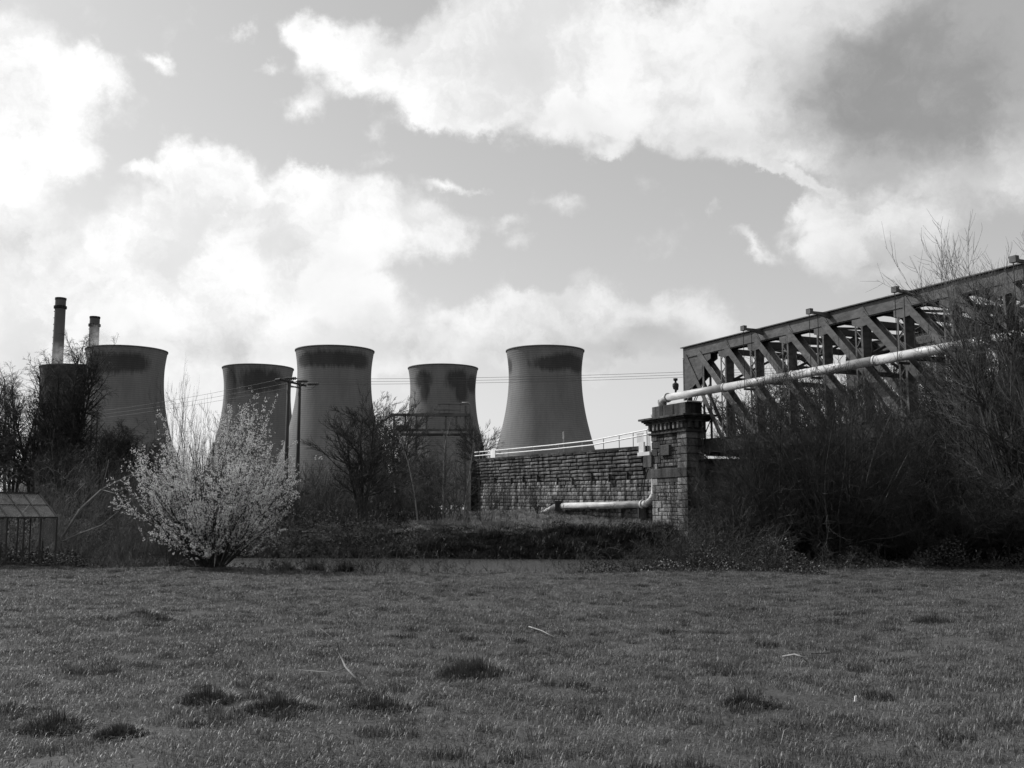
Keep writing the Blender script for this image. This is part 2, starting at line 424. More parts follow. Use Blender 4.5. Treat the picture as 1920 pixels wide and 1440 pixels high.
cooling_tower(238, D1, 'large left cooling tower in front of the thin chimney, dark band under its rim', sx([(-30,28,70,26),(0,30,70,26),(35,28,70,26),(-66,32,18,28)], 2.78))
cooling_tower(146, D2, 'small dark cooling tower partly hidden behind the drooping trees at far left', sx([(-20,40,90,70),(30,40,90,70)], 2.47), .13)
cooling_tower(485, D2, 'smaller cooling tower with two dark blotches behind the white blossoming bush', sx([(-40,38,24,56),(14,28,50,34),(40,28,30,30)], 2.47))
cooling_tower(628, D1, 'large cooling tower behind the twin wooden poles and the bare round tree', sx([(-45,22,40,20),(-10,22,60,22),(25,22,60,22),(55,22,35,22)], 2.78))
cooling_tower(831, D2, 'smaller cooling tower with two sooty blotches behind the steel pipe gantry', sx([(-34,26,28,24),(-30,44,14,34),(34,26,36,28),(38,44,20,36),(58,30,24,26)], 2.47))
cooling_tower(1022, D1, 'large cooling tower standing alone on the right above the stone wall railings', sx([(-69,30,10,24),(15,30,60,20),(45,24,60,22),(60,28,36,24)], 2.78))

def chimney(px, top_y, H, w_px, label):
    d = ray(px, top_y); D = (H-EYE)/(d.z/d.y); r = w_px/2/F_PX*D/ray(px, top_y).y; x = at(px, top_y, D).x
    t = empty('chimney', (x, D, 0), label, 'chimney', 'tall chimneys of the power station')
    MB().lathe((x, D, 0), [(r*1.25, 0), (r*1.1, H*.5), (r, H-1), (r, H), (r*.8, H), (r*.8, H-6)], 40).build('stack', M['chim'], t, smooth=True)
    MB().lathe((x, D, 0), [(r, H-9.5), (r*1.22, H-9.3), (r*1.22, H-7), (r, H-6.6)], 40).build('walkway_ring', M['stone_dark'], t)
    MB().lathe((x, D, 0), [(r*1.0, H-1.2), (r*1.07, H-1.2), (r*1.07, H+.6), (r*.8, H+.6)], 40).build('cap', M['stone_dark'], t)
    ld = MB()
    for k in range(26): ld.box((x-r*1.03, D-.4, H-12-k*6), (.8, 1.6, .8))
    ld.build('ladder_brackets', M['steel_dark'], t)['kind'] = 'stuff'
chimney(114, 560, 198, 19, 'taller chimney on the left rising above the drooping trees')
chimney(178, 595, 198, 18, 'shorter looking chimney just behind the rim of the left cooling tower')

# ------------------------------------------------------------------ bridge geometry
VPX = 30
Dv = Vector((-(VPX-CX)/F_PX, -1, 0)).normalized()      # along the bridge towards the camera
Nv = Vector((-Dv.y, Dv.x, 0)).normalized()             # across the bridge, away from the camera
UP = Vector((0,0,1))
def s_on(line0, px, z):      # distance along Dv from line0 where the line crosses pixel column px
    u = None; s = 0
    for _ in range(6):
        p = line0 + Dv*s; py = 965 - (z-EYE)/p.y*F_PX; d = ray(px, py); k = d.x/d.y
        s = (k*line0.y - line0.x)/(Dv.x - k*Dv.y)
    return s
cz = 5.0
Cn = Vector((at(1289, 900, 60).x, 60, 0))              # near corner of the pillar
T0 = Cn + Nv*1.25; s0 = s_on(T0, 1281, 11.5); T0 = T0 + Dv*s0
ZT, ZB = at(1281, 652, T0.y).z, 5.95
posts = [s_on(T0, p, 9) for p in (1358, 1417, 1476, 1543, 1613, 1693)]
PAN = (posts[-1]-posts[0])/5; OFF = posts[0]-PAN
print('truss', T0, 'ZT', ZT, 'panel', PAN, 'first', OFF, [round(p,2) for p in posts])
NP = 14; CW = .48; CH = .72

def lacing(m, a, b, across, w=.06, step=None):
    a, b = Vector(a), Vector(b); L = (b-a).length; step = step or across.length*1.1; n = max(2, int(L/step)); d = (b-a)/n
    for i in range(n):
        p = a+d*i; q = a+d*(i+1)
        if i % 2: m.beam(p+across*.5, q-across*.5, w, .02, across.normalized())
        else: m.beam(p-across*.5, q+across*.5, w, .02, across.normalized())
bridge = empty('truss_bridge', (T0.x, T0.y, 0), 'old riveted steel truss railway bridge running from the stone pillar towards the right', 'bridge')
def truss(O, near):
    A = lambda s, z, n=0: O + Dv*s + Nv*n + UP*z
    L = OFF + PAN*(NP+1); H0, H1 = ZB, ZT
    zt0 = ZT-CH
    # top chord: two webs, cover plate and angle flanges
    for k in range(0, NP//2+1):
        s_a = 0 if k == 0 else OFF+PAN*2*k; s_b = min(L, OFF+PAN*2*(k+1))
        if s_a >= L: break
        m = MB()
        m.beam(A(s_a, zt0+CH/2-.03, 0), A(s_b-.012, zt0+CH/2-.03, 0), .03, CH-.06, Nv)
        m.beam(A(s_a, zt0+CH/2-.03, CW), A(s_b-.012, zt0+CH/2-.03, CW), .03, CH-.06, Nv)
        m.beam(A(s_a, zt0+.06, -.05), A(s_b-.012, zt0+.06, -.05), .07, .02, Nv)
        m.build('top_chord', M['steel'], bridge)
    m = MB().beam(A(-.12, ZT-.015, CW/2), A(L, ZT-.015, CW/2), CW+.3, .05, Nv); m.build('cover_plate', M['steel'], bridge)
    m = MB(); m.beam(A(-.3, ZB-.36, 0), A(L, ZB-.36, 0), .03, .72, Nv); m.beam(A(-.3, ZB-.36, CW), A(L, ZB-.36, CW), .03, .72, Nv)
    m.beam(A(-.3, ZB+.015, CW/2), A(L, ZB+.015, CW/2), CW+.2, .03, Nv); m.beam(A(-.3, ZB-.74, CW/2), A(L, ZB-.74, CW/2), CW+.2, .03, Nv)
    m.build('lower_chord', M['steel_dark'], bridge)  # darker steel than the top chord: shade put into the colour
    # end post
    m = MB(); e = .62
    for n in (0, CW):
        poly = [A(0, zt0+.02, n-.025), A(0, zt0-2.0, n-.025), A(.95, zt0-1.75, n-.025), A(2.0, zt0-1.2, n-.025), A(2.0, zt0-.55, n-.025), A(2.75, zt0-.3, n-.025), A(2.75, zt0+.02, n-.025)]
        m.prism(poly, Nv*.03)
    m.build('corner_plate', M['steel'], bridge)
    m = MB()
    for n in (0, CW):
        for s in (.05, 2.0): m.beam(A(s, ZB, n), A(s, zt0, n), .05, .16, Nv)
    m.beam(A(0.01, ZB, CW/2), A(.01, zt0, CW/2), CW, .02, Nv)
    po = m.build('end_post', M['steel'], bridge)
    m = MB()
    for n in (0, CW):
        for s in (.05, 1.0): lacing(m, A(s+.45, ZB, n), A(s+.45, zt0-1.7, n), Dv*.85, .07)
    m.build('lacing', M['steel'], po)
    for k in range(1, NP+1):
        s = OFF+PAN*k; m = MB()
        m.beam(A(s-.20, ZB, -.03), A(s-.20, zt0+.1, -.03), .02, .10, Nv); m.beam(A(s-.20, ZB, CW+.03), A(s-.20, zt0+.1, CW+.03), .02, .10, Nv)
        m.beam(A(s+.20, ZB, -.03), A(s+.20, zt0+.1, -.03), .02, .12, Nv)
        m.beam(A(s+.20, ZB, CW+.03), A(s+.20, zt0+.1, CW+.03), .02, .12, Nv)
        m.beam(A(s+.22, ZB, CW/2), A(s+.22, zt0, CW/2), CW, .03, Nv)
        po = m.build('post', M['steel'], bridge)
        if k <= 12:
            m = MB()
            for n in (-.02, CW+.02): lacing(m, A(s, ZB+.2, n), A(s, zt0-.1, n), Dv*.36, .05)
            for ss in (-.22, ): lacing(m, A(s+ss, ZB+.2, CW/2), A(s+ss, zt0-.1, CW/2), Nv*.5, .05)
            m.build('lacing', M['steel'], po)
        m = MB(); gp = [A(s-.42, zt0+.42, 0), A(s-.42, zt0-.28, 0), A(s+.1, zt0-.42, 0), A(s+.55, zt0-.36, 0), A(s+.75, zt0-.05, 0), A(s+.35, zt0+.55, 0)]
        m.prism([p-Nv*.045 for p in gp], Nv*.03)
        m.build('gusset_plate', M['steel'], bridge)
    for k in range(-1, NP-1):
        s_t = max(.5, OFF+PAN*k+.25) if k >= 0 else .25; s_b = OFF+PAN*(k+2)
        if k == -1: s_b = OFF+PAN*1-.2
        if k == 0: s_t = 1.6
        wdt = .36 if k >= 0 else .28
        for n in (-.065, CW-.065):
            m = MB().beam(A(s_t, zt0+.2, n), A(s_b, ZB-.05, n), .03, wdt, Nv)
            m.build('diagonal', M['steel'], bridge)
truss(T0, True)
skew = Vector((at(1586, 650, 62).x, 62, 0)) - T0; skew.z = 0
truss(T0 + skew, False)
perp = Nv*skew.dot(Nv)
for k in range(0, NP+1):
    s = OFF+PAN*k + (skew.dot(Dv) if k == 0 else 0) + .2
    a = T0+Dv*(OFF+PAN*k+.2)+Nv*CW; b = a+perp-Nv*CW
    m = MB(); m.beam(a+UP*(ZT-.3), b+UP*(ZT-.3), .28, .32)
    m.build('top_strut', M['steel_dark'], bridge)
    if k % 2:
        m = MB(); m.beam(a+UP*(ZT-2.4), b+UP*(ZT-2.4), .2, .24)
        m.beam(a+UP*(ZT-2.4), (a+b)/2+UP*(ZT-.5), .12, .12); m.beam(b+UP*(ZT-2.4), (a+b)/2+UP*(ZT-.5), .12, .12)
        m.build('sway_frame', M['steel_dark'], bridge)
    m = MB(); m.beam(a+UP*(ZB-.55), b+UP*(ZB-.55), .3, .7); m.build('cross_girder', M['steel_dark'], bridge)
    if k < NP:
        a2 = a+Dv*PAN; b2 = b+Dv*PAN
        m = MB(); m.beam(a+UP*(ZT-.25), b2+UP*(ZT-.25), .14, .1) if k % 2 else m.beam(b+UP*(ZT-.25), a2+UP*(ZT-.25), .14, .1)
        m.build('wind_brace', M['steel_dark'], bridge)
L = OFF+PAN*(NP+1)
dk = [T0+Nv*(CW+.1)+Dv*-.2, T0+Nv*(CW+.1)+Dv*L, T0+skew+Dv*(L-skew.dot(Dv))-Nv*.1, T0+skew+Dv*-.2-Nv*.1]
MB().prism([p+UP*(ZB-.75) for p in dk], UP*.22).build('deck', M['steel_dark'], bridge)
# outriggers with hanger rods carrying the pipe
PIPE_N = -.95; Pz = 8.57
for px, yy in ((1397, 614), (1521, 580), (1682, 543), (1905, 480)):
    l0 = T0+Nv*(PIPE_N); s = s_on(l0, px+5, ZT)
    a = l0+Dv*s+UP*(ZT-.12)
    ob = MB(); ob.beam(a-Nv*.28-UP*.02, a+Nv*1.7-UP*.02, .14, .12); ob.box(a-Nv*.28+UP*.02, (.2,.3,.26), (Nv, Dv, UP))
    ob.prism([a+Nv*.1+UP*-.08, a+Nv*.9+UP*-.26, a+Nv*1.6+UP*-.26, a+Nv*1.6+UP*-.08], Dv*.1)
    ob.beam(a+Nv*1.3+Dv*-.1+UP*.2, a+Nv*1.3+Dv*1.5+UP*.2, .3, .04)
    og = ob.build('outrigger', M['steel'], bridge)
    for dn in (-.27, .27):
        for ds in (-.05,):
            MB().tube([a+Nv*dn+Dv*ds, Vector((a.x, a.y, Pz-.3))+Nv*dn+Dv*ds], .018, 5).build('hanger_rod', M['steel_dark'], og)
    sd_ = MB(); sd_.beam(Vector((a.x,a.y,Pz-.33))-Nv*.34, Vector((a.x,a.y,Pz-.33))+Nv*.34, .12, .1); sd_.build('pipe_cradle', M['steel_dark'], og)

# ------------------------------------------------------------------ stone work
def stone_mesh(seed, lx, lz):
    """a pillow-faced block: 1x1x1 unit in x (along), y (depth, front at y=0 going to +1), z"""
    r = random.Random(seed); me = bpy.data.meshes.new('stone'); v = []; e = .05
    front = [(-.5, -.5), (.5, -.5), (.5, .5), (-.5, .5)]
    v += [(x, 1, z) for x, z in front]
    v += [(x, .35, z) for x, z in front]
    v += [(x*(1-2*e), 0+r.uniform(0, .12), z*(1-2.4*e)) for x, z in front]
    v.append((r.uniform(-.1,.1), -.08, r.uniform(-.1,.15)))
    f = []
    for i in range(4):
        j = (i+1) % 4; f.append((i, j, 4+j, 4+i)); f.append((4+i, 4+j, 8+j, 8+i)); f.append((8+i, 8+j, 12))
    me.from_pydata(v, [], f); return me
SM = [stone_mesh(i, 1, 1) for i in range(6)]
for me in SM: me.materials.append(M['stone'])
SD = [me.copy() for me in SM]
SU = [me.copy() for me in SM]
for me in SU: me.materials.clear(); me.materials.append(M['stone_mid'])
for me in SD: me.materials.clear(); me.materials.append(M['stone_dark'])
rs = random.Random(5)
def put_stone(name, centre, lx, lz, along, inward, parent, dark=False, depth=.14):
    o = bpy.data.objects.new(name, (SU if dark == 2 else SD if dark else SM)[rs.randrange(6)]); C.objects.link(o)
    m = Matrix((along, inward, UP)).transposed().to_4x4(); m.translation = centre
    o.parent = parent; o.matrix_parent_inverse = Matrix.Translation(-world_loc(parent))
    o.matrix_basis = m @ Matrix.Diagonal((lx, depth, lz, 1))
    return o
def add_stone(mb, centre, lx, lz, along, inward, depth=.14):
    me = SM[rs.randrange(6)]; n = len(mb.v)
    for v in me.vertices: mb.v.append(tuple(centre + along*(v.co.x*lx) + inward*(v.co.y*depth) + UP*(v.co.z*lz)))
    for p in me.polygons: mb.f.append(tuple(n+i for i in p.vertices))

# pillar
pil = empty('stone_pillar', (Cn.x, Cn.y, 0), 'tall stone bridge pillar with quoins and heavy cornice beside the truss end', 'pillar')
back = s_on(Cn, 1223, 5); PL = -back; PW = 1.15
Bk = -Dv
def pil_box(m, z0, z1, pad, padb=None):
    c = Cn + Bk*(PL/2) + Nv*(PW/2) + UP*((z0+z1)/2); m.box(c, (PL+2*pad, PW+2*pad, z1-z0), (Dv, Nv, UP)); return m
pil_box(MB(), -1.5, 6.4, -.1).build('core', M['mortar'], pil)
z = -.6; row = 0
while z < 6.30:
    hgt = .22
    if 3.79 < z+hgt/2 < 4.36: z += hgt; continue
    x = .55 + .0
    # body stones between quoins, on the long face and on the river face
    while x < PL-.6:
        l = rs.uniform(.28, .62); l = min(l, PL-.55-x)
        if l > .1:
            put_stone('stone', Cn+Bk*(x+l/2)+Nv*(.0+rs.uniform(0,.02))+UP*(z+hgt/2), l-.02, hgt-.022, Dv, Nv, pil, dark=(2 if z > 4.3 else 0))
        x += l
    if row % 1 == 0:
        x = .02
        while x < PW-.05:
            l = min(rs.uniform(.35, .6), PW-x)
            put_stone('stone', Cn+Nv*(x+l/2)+Bk*.02+UP*(z+hgt/2), l-.02, hgt-.022, Nv, Bk, pil, dark=True)  # river face in darker stone: its shade is put into the colour
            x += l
    z += hgt; row += 1
z = -.6; k = 0
while z < 6.25:
    hq = .44
    if not (3.6 < z+.2 < 4.4):
        ll = .95 if k % 2 else .62
        for end in (0, 1):
            ql = ll if end == 0 else (1.57-ll)
            c = Cn + Bk*((ql/2-.04) if end == 0 else (PL-ql/2+.04)) + UP*(z+hq/2)
            m = MB().box(c+Nv*(PW/2), (ql, PW+(.09 if k % 2 else .05), hq-.03), (Dv, Nv, UP)); m.build('quoin', M['stone_mid' if z > 4.3 else 'stone'], pil, bevel=.03)
    z += hq; k += 1
pil_box(MB(), 3.80, 4.35, .09).build('band_course', M['stone_dark'], pil, bevel=.03)
pil_box(MB(), 3.55, 3.795, .02).build('band_backing', M['stone_dark'], pil)
m = MB().box(Cn+Bk*2.05-Nv*.04+UP*5.42, (.98, .3, .62), (Dv, Nv, UP)); m.build('raised_block', M['stone_dark'], pil, bevel=.02)
pil_box(MB(), 6.38, 6.50, .16).build('necking', M['stone_dark'], pil, bevel=.03)
pil_box(MB(), 6.50, 7.00, .04).build('frieze', M['stone_dark'], pil)
for i in range(9):
    c = Cn+Bk*(.1+i*(PL-.2)/8); MB().box(c-Nv*.12+UP*6.79, (.2, .3, .36), (Dv, Nv, UP)).build('corbel', M['stone'], pil, bevel=.03)
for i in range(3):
    c = Cn+Nv*(.12+i*.45); MB().box(c+Dv*.12+UP*6.79, (.3, .2, .36), (Dv, Nv, UP)).build('corbel', M['stone_dark'], pil, bevel=.03)  # river-side corbels take the darker stone too, shade painted in
m = MB(); pil_box(m, 6.98, 7.08, .28); pil_box(m, 7.08, 7.16, .36); pil_box(m, 7.16, 7.26, .46); pil_box(m, 7.26, 7.38, .6)
m.build('cornice', M['stone_dark'], pil, bevel=.02)
for i in range(3):
    l = (PL-.1)/3; c = Cn+Bk*(.05+l*(i+.5))+Nv*(PW/2)+UP*7.74
    MB().box(c, (l-.02, PW+.02, .72), (Dv, Nv, UP)).build('parapet_block', M['stone_dark'], pil, bevel=.03)
MB().box(Cn+Bk*(PL/2-.9)+Nv*(PW/2)+UP*8.14, (1.9, PW-.1, .07), (Dv, Nv, UP)).build('coping_slab', M['concrete'], pil)

# second pillar behind the truss end, and abutment between
p2 = empty('stone_pillar', (Cn.x, Cn.y, 0), 'dark stone pillar at the far side of the bridge end, mostly behind steelwork', 'pillar')
C2 = T0+skew+Nv*1.2
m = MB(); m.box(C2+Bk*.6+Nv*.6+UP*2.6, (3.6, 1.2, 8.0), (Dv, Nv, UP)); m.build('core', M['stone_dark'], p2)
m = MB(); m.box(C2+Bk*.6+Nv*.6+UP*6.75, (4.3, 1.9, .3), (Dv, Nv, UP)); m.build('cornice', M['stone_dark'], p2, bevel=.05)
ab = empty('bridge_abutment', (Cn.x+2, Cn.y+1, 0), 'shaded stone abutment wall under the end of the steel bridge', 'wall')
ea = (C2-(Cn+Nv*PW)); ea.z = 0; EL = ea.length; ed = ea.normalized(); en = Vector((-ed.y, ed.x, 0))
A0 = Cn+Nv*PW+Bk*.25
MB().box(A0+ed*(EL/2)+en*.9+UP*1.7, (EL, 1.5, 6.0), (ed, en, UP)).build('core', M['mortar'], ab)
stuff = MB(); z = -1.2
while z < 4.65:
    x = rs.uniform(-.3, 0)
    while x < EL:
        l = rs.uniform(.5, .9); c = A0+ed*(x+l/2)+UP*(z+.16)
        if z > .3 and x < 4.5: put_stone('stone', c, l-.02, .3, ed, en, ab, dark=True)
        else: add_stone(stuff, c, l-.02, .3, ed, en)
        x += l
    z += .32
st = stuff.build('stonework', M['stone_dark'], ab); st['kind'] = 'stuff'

# long approach wall
W0 = Cn + Bk*PL + Nv*.18
wl = s_on(W0, 893, 6); WL = -wl
wall = empty('approach_wall', (W0.x, W0.y, 0), 'long sloping stone retaining wall running back from the bridge pillar', 'wall')
wt0, wt1 = 5.82, 6.25
def wtop(x): return wt0 + (wt1-wt0)*x/WL
MB().prism([W0+Nv*.14+UP*0, W0+Bk*WL+Nv*.14+UP*0, W0+Bk*WL+Nv*.14+UP*(wt1-.05), W0+Nv*.14+UP*(wt0-.05)], Nv*2.5).build('core', M['mortar'], wall)
print('wall length', WL)
stuffs = MB(); cnt = 0; cand = []
NB = 8
for r_ in range(NB):          # upper courses: long dark slabs, each set a little proud of the one below
    x = 1.2 + rs.uniform(0, .3)
    while x < WL:
        l = rs.uniform(1.1, 2.3); l = min(l, WL-x); zz = wtop(x+l/2) - .14 - r_*.25
        cand.append((x, l, zz, .19, -.14+.02*r_, 2)); x += l
zz = 0; r_ = 0; drop = 0
while True:
    hc = rs.uniform(.2, .33); top = -.04 - NB*.25 - drop - hc/2; drop += hc
    if wt0 + top < .9: break
    x = .3 + rs.uniform(0, .3)
    while x < WL:
        l = rs.uniform(.38, .8); l = min(l, WL-x)
        cand.append((x, l, wtop(x+l/2)+top, hc-.025, rs.uniform(0, .07), 0)); x += l
    r_ += 1
cand.sort(key=lambda c: c[0]); 
stuffu = MB()
for i, (x, l, zc, h, pr, up_) in enumerate(cand):
    c = W0 + Bk*(x+l/2) + Nv*pr + UP*zc
    if i < 298: put_stone('stone', c, l-.025, h, Dv, Nv, wall, dark=up_, depth=.25)
    else: add_stone(stuffu if up_ else stuffs, c, l-.025, h, Dv, Nv, .25)
st = stuffs.build('stonework', M['stone'], wall); st['kind'] = 'stuff'
st = stuffu.build('stonework', M['stone_mid'], wall); st['kind'] = 'stuff'
k = 0; x = .9
while x < WL-.5:
    l = min(1.6, WL-x); MB().prism([W0+Bk*x-Nv*.16+UP*wtop(x), W0+Bk*(x+l-.02)-Nv*.16+UP*wtop(x+l), W0+Bk*(x+l-.02)-Nv*.16+UP*(wtop(x+l)-.13), W0+Bk*x-Nv*.16+UP*(wtop(x)-.13)], Nv*.7).build('coping_slab', M['stone_dark'], wall); x += l
x = 3.0
while x < WL:                 # narrow stone spouts below the long slabs
    zt_ = wtop(x)-.14-6.6*.25; MB().box(W0+Bk*x-Nv*.1+UP*(zt_-rs.uniform(0,.3)), (.09, .14, .5), (Dv, Nv, UP)).build('spout', M['stone_dark'], wall); x += rs.uniform(2.0, 3.2)
# the end buttress at the far end of the wall
MB().box(W0+Bk*(WL+.2)+Nv*.2+UP*3.0, (1.0, 1.6, 6.2), (Dv, Nv, UP)).build('end_buttress', M['stone_dark'], wall)
# ledge and parapet box near the pillar
lb = empty('concrete_ledge', (W0.x, W0.y, 0), 'pale concrete ledge with small railing enclosure between wall and pillar', 'ledge')
MB().box(W0+Bk*.72+Nv*.1+UP*5.32, (1.35, .9, .22), (Dv, Nv, UP)).build('slab', M['concrete'], lb)
MB().box(W0+Bk*1.1-Nv*.2+UP*5.75, (.55, .12, .62), (Dv, Nv, UP)).build('panel', M['concrete'], lb)
MB().box(W0+Bk*.3-Nv*.1+UP*4.85, (.9, .5, .7), (Dv, Nv, UP)).build('corbelled_block', M['stone_dark'], lb)
m = MB()
for i in range(8): m.beam(W0+Bk*(.05+i*.11)+Nv*.0+UP*5.4, W0+Bk*(.05+i*.11)+UP*6.55, .025, .025)
m.beam(W0+UP*6.55, W0+Bk*.85+UP*6.55, .04, .04); m.build('baluster_rail', M['rail_grey'], lb)
m = MB()
for i in range(6): m.beam(W0+Bk*(1.0+i*.13)-Nv*.18+UP*6.05, W0+Bk*(1.0+i*.13)-Nv*.18+UP*6.6, .02, .02)
m.beam(W0+Bk*.95-Nv*.18+UP*6.6, W0+Bk*1.75-Nv*.18+UP*6.6, .04, .04); m.build('guard_rail', M['rail_grey'], lb)

# white double railing along the wall
rl = empty('wall_railing', (W0.x, W0.y, 5.8), 'white two-bar handrail along the top of the stone wall', 'railing')
def rz(x, f): return wtop(x) + f
for f, nm in ((.62, 'upper_rail'), (.32, 'lower_rail')):
    MB().tube([W0+Bk*x_+Nv*.3+UP*(rz(x_, f+.45*max(0, 1-x_/9))) for x_ in (1.2, 4, 8, 14, 22, WL+1)], .045, 6).build(nm, M['white_paint'], rl)
for x_ in (1.3, 2.9, 4.6, 6.6, 9.5, 13, 17, 21.5, 26.5, WL):
    MB().beam(W0+Bk*x_+Nv*.3+UP*(wtop(x_)-.1), W0+Bk*x_+Nv*.3+UP*(rz(x_, .64+.45*max(0, 1-x_/9))), .05, .05).build('post', M['rail_grey'], rl)
sx_ = -s_on(W0, 919, 6.5)
m = MB().box(W0+Bk*sx_+Nv*.25+UP*6.55, (.9, .05, .62), (Dv, Nv, UP)); o_ = m.build('notice_board', M['white_paint'])
tag(o_, 'small blank white board fixed on the railing near the far end of the wall', 'board')
xp = -s_on(W0, 1043, 6.5)
m = MB().beam(W0+Bk*xp+Nv*.6+UP*5.9, W0+Bk*xp+Nv*.6+UP*7.5, .08, .08); m.box(W0+Bk*xp+Nv*.6+UP*7.3, (.12,.08,.5), (Dv,Nv,UP))
tag(m.build('marker_post', M['rail_grey']), 'short pale marker post standing behind the wall railing before the right tower', 'post')

# ------------------------------------------------------------------ pipe
l0 = T0+Nv*PIPE_N; sp0 = s_on(l0, 1246, 8.5)
pipe = empty('water_pipe', (l0.x, l0.y, 0), 'long white painted pipe hung along the bridge and bent down behind the pillar', 'pipe')
PR = .22; Lp = OFF+PAN*(NP+1)
x_ = sp0+.35; k = 0
while x_ < Lp:
    l = min(5.6, Lp-x_); a = l0+Dv*x_+UP*Pz; b = l0+Dv*(x_+l-.02)+UP*Pz
    MB().tube([a, b], PR, 20).build('pipe_length', M['pipe'], pipe, smooth=True); 
    MB().tube([b-Dv*.05, b+Dv*.05], PR+.035, 20).build('joint_collar', M['pipe'], pipe); x_ += l; k += 1
vx = W0 + Dv*.05 - Nv*.02                  # where the pipe drops, in the gap between pillar and wall
vtop = Vector((vx.x, vx.y, 7.95)); vtop = l0+Dv*(sp0-.1); vtop = Vector((vtop.x, vtop.y, 8.3))
Pe = l0+Dv*(sp0+.34)+UP*Pz
Vb = Cn+Bk*(PL+.12)+Nv*.22
el = [Pe, Pe-Dv*.25-UP*.03, Pe-Dv*.5-UP*.14, Pe-Dv*.68-UP*.34]
bx = Vector((Vb.x, Vb.y, 7.6))
MB().tube(el+[Pe-Dv*.72-UP*.6, bx], PR, 16).build('elbow', M['pipe'], pipe, smooth=True)
for c_, d_ in ((Pe-Dv*.02, Dv), (Pe-Dv*.6-UP*.24, (Dv*.6+UP*.8).normalized())):
    MB().tube([c_-d_*.05, c_+d_*.05], PR+.07, 18).build('flange', M['pipe'], pipe)
MB().tube([bx, Vector((Vb.x, Vb.y, 3.6)), Vector((Vb.x, Vb.y, 2.9))-Nv*.05, Vector((Vb.x, Vb.y, 2.55))+Bk*.12-Nv*.18, Vector((Vb.x, Vb.y, 2.33))+Bk*.4-Nv*.3], PR*.9, 16).build('down_pipe', M['pipe'], pipe, smooth=True)
hb = Vector((Vb.x, Vb.y, 2.27))+Bk*.75-Nv*.36
MB().tube([Vector((Vb.x, Vb.y, 2.33))+Bk*.4-Nv*.3, hb], PR, 16).build('lower_elbow', M['pipe'], pipe, smooth=True)
MB().tube([hb-Bk*.05, hb+Bk*.06], PR+.07, 18).build('flange', M['pipe'], pipe)
hb2 = hb+Bk*11-UP*.03-Nv*.1; hb3 = hb+Bk*14.5-UP*.9-Nv*.2
MB().tube([hb, hb2], PR, 18).build('pipe_length', M['pipe'], pipe, smooth=True)
MB().tube([hb2, hb3], PR, 18).build('pipe_length', M['pipe'], pipe, smooth=True)
m = MB(); q_ = hb+Bk*.15; m.beam(Vector((q_.x, q_.y, -.5)), Vector((q_.x, q_.y, 2.05)), .45, .45)
m.build('pipe_support', M['stone_dark'], pipe)
q_ = hb+Bk*10.4; MB().beam(Vector((q_.x, q_.y, .5))-Nv*.3, Vector((q_.x, q_.y, 2.6))-Nv*.3, .5, .3).build('pipe_support', M['steel_dark'], pipe)
# air valve on top of the pipe
vp = l0+Dv*s_on(l0, 1267, 8.8)+UP*(Pz+PR)
MB().lathe(vp, [(.0, -.02), (.06, 0), (.06, .16), (.15, .22), (.19, .38), (.18, .52), (.11, .56), (.06, .6), (.06, .68), (.13, .72), (.13, .84), (.0, .86)], 14).build('air_valve', M['steel_dark'], pipe, smooth=False)
MB().tube([vp+Dv*.1+UP*.12, vp+Dv*.24+UP*.16, vp+Dv*.26+UP*.42], .03, 6).build('valve_lever', M['steel_dark'], pipe)
cb = MB(); b0 = Cn+Bk*(PL+.3)-Nv*.1
cb.tube([b0+UP*4.4, b0+Bk*.35+UP*3.9, b0+Bk*.55+UP*3.2, b0+Bk*.5+UP*2.5], .04, 6)
tag(cb.build('cable', M['steel_dark']), 'thin black cable curving down beside the pillar into the lower pipe elbow', 'cable')

# ------------------------------------------------------------------ wooden pole pair and wires
def hpole(pxa, pxb, topa, topb, Ya, Yb, label):
    a = at(pxa, topa, Ya); b = at(pxb, topb, Yb)
    t = empty('power_pole', (a.x, a.y, 1.5), label, 'power pole')
    for p in (a, b): MB().tube([Vector((p.x, p.y, 0.5)), Vector((p.x, p.y, p.z))], [.19, .13], 10).build('pole', M['wood_pole'], t, smooth=True)
    d = (b-a).normalized(); m = MB().beam(a-d*1.2-UP*.12, b+d*1.2-UP*.12, .12, .16); m.beam(a-UP*.45, b-UP*.45, .08, .1)
    m.build('crossarm', M['steel_dark'], t)
    ends = [a-d*1.1, (a+b)/2, b+d*1.1]; return t, ends
tp, ends = hpole(541, 562, 713, 718, 88, 90, 'pair of tall wooden electricity poles joined by a crossarm in front of the cooling towers')
wire_r = [at(1900, y, 76) for y in (668, 673, 684)]
wire_l = [at(175, y, 128) for y in (776, 782, 789)]
for e, r_, l_ in zip(ends, wire_r, wire_l):
    for q_ in (r_, l_):
        d = (q_-e).normalized()
        m = MB().tube([e+d*.15, e+d*1.3], [.05,.05], 6)
        for j in range(6): m.tube([e+d*(.3+j*.16), e+d*(.38+j*.16)], .13, 8)
        m.build('insulator', M['ceramic'], tp)
tp2, e2 = hpole(1896, 1912, 668, 672, 76, 78, 'electricity pole pair hidden in the trees at the right edge')
tp3, e3 = hpole(172, 182, 776, 781, 128, 130, 'distant electricity pole pair hidden behind the drooping trees on the left')
for i, (e, r_, l_) in enumerate(zip(ends, wire_r, wire_l)):
    for (q_, sag, side, eb) in ((e2[i], .5, 'right', r_), (e3[i], .25, 'left', l_)):
        pts = []
        for k in range(17):
            t_ = k/16; p = e.lerp(q_, t_); p.z -= sag*4*t_*(1-t_); pts.append(p)
        o_ = MB().tube(pts, .013, 4).build('power_line', M['steel_dark'])
        pos = ('topmost', 'middle', 'lowest')[i]
        tag(o_, f'{pos} of the three thin wires running {side} from the twin wooden poles', 'wire', 'overhead wires')
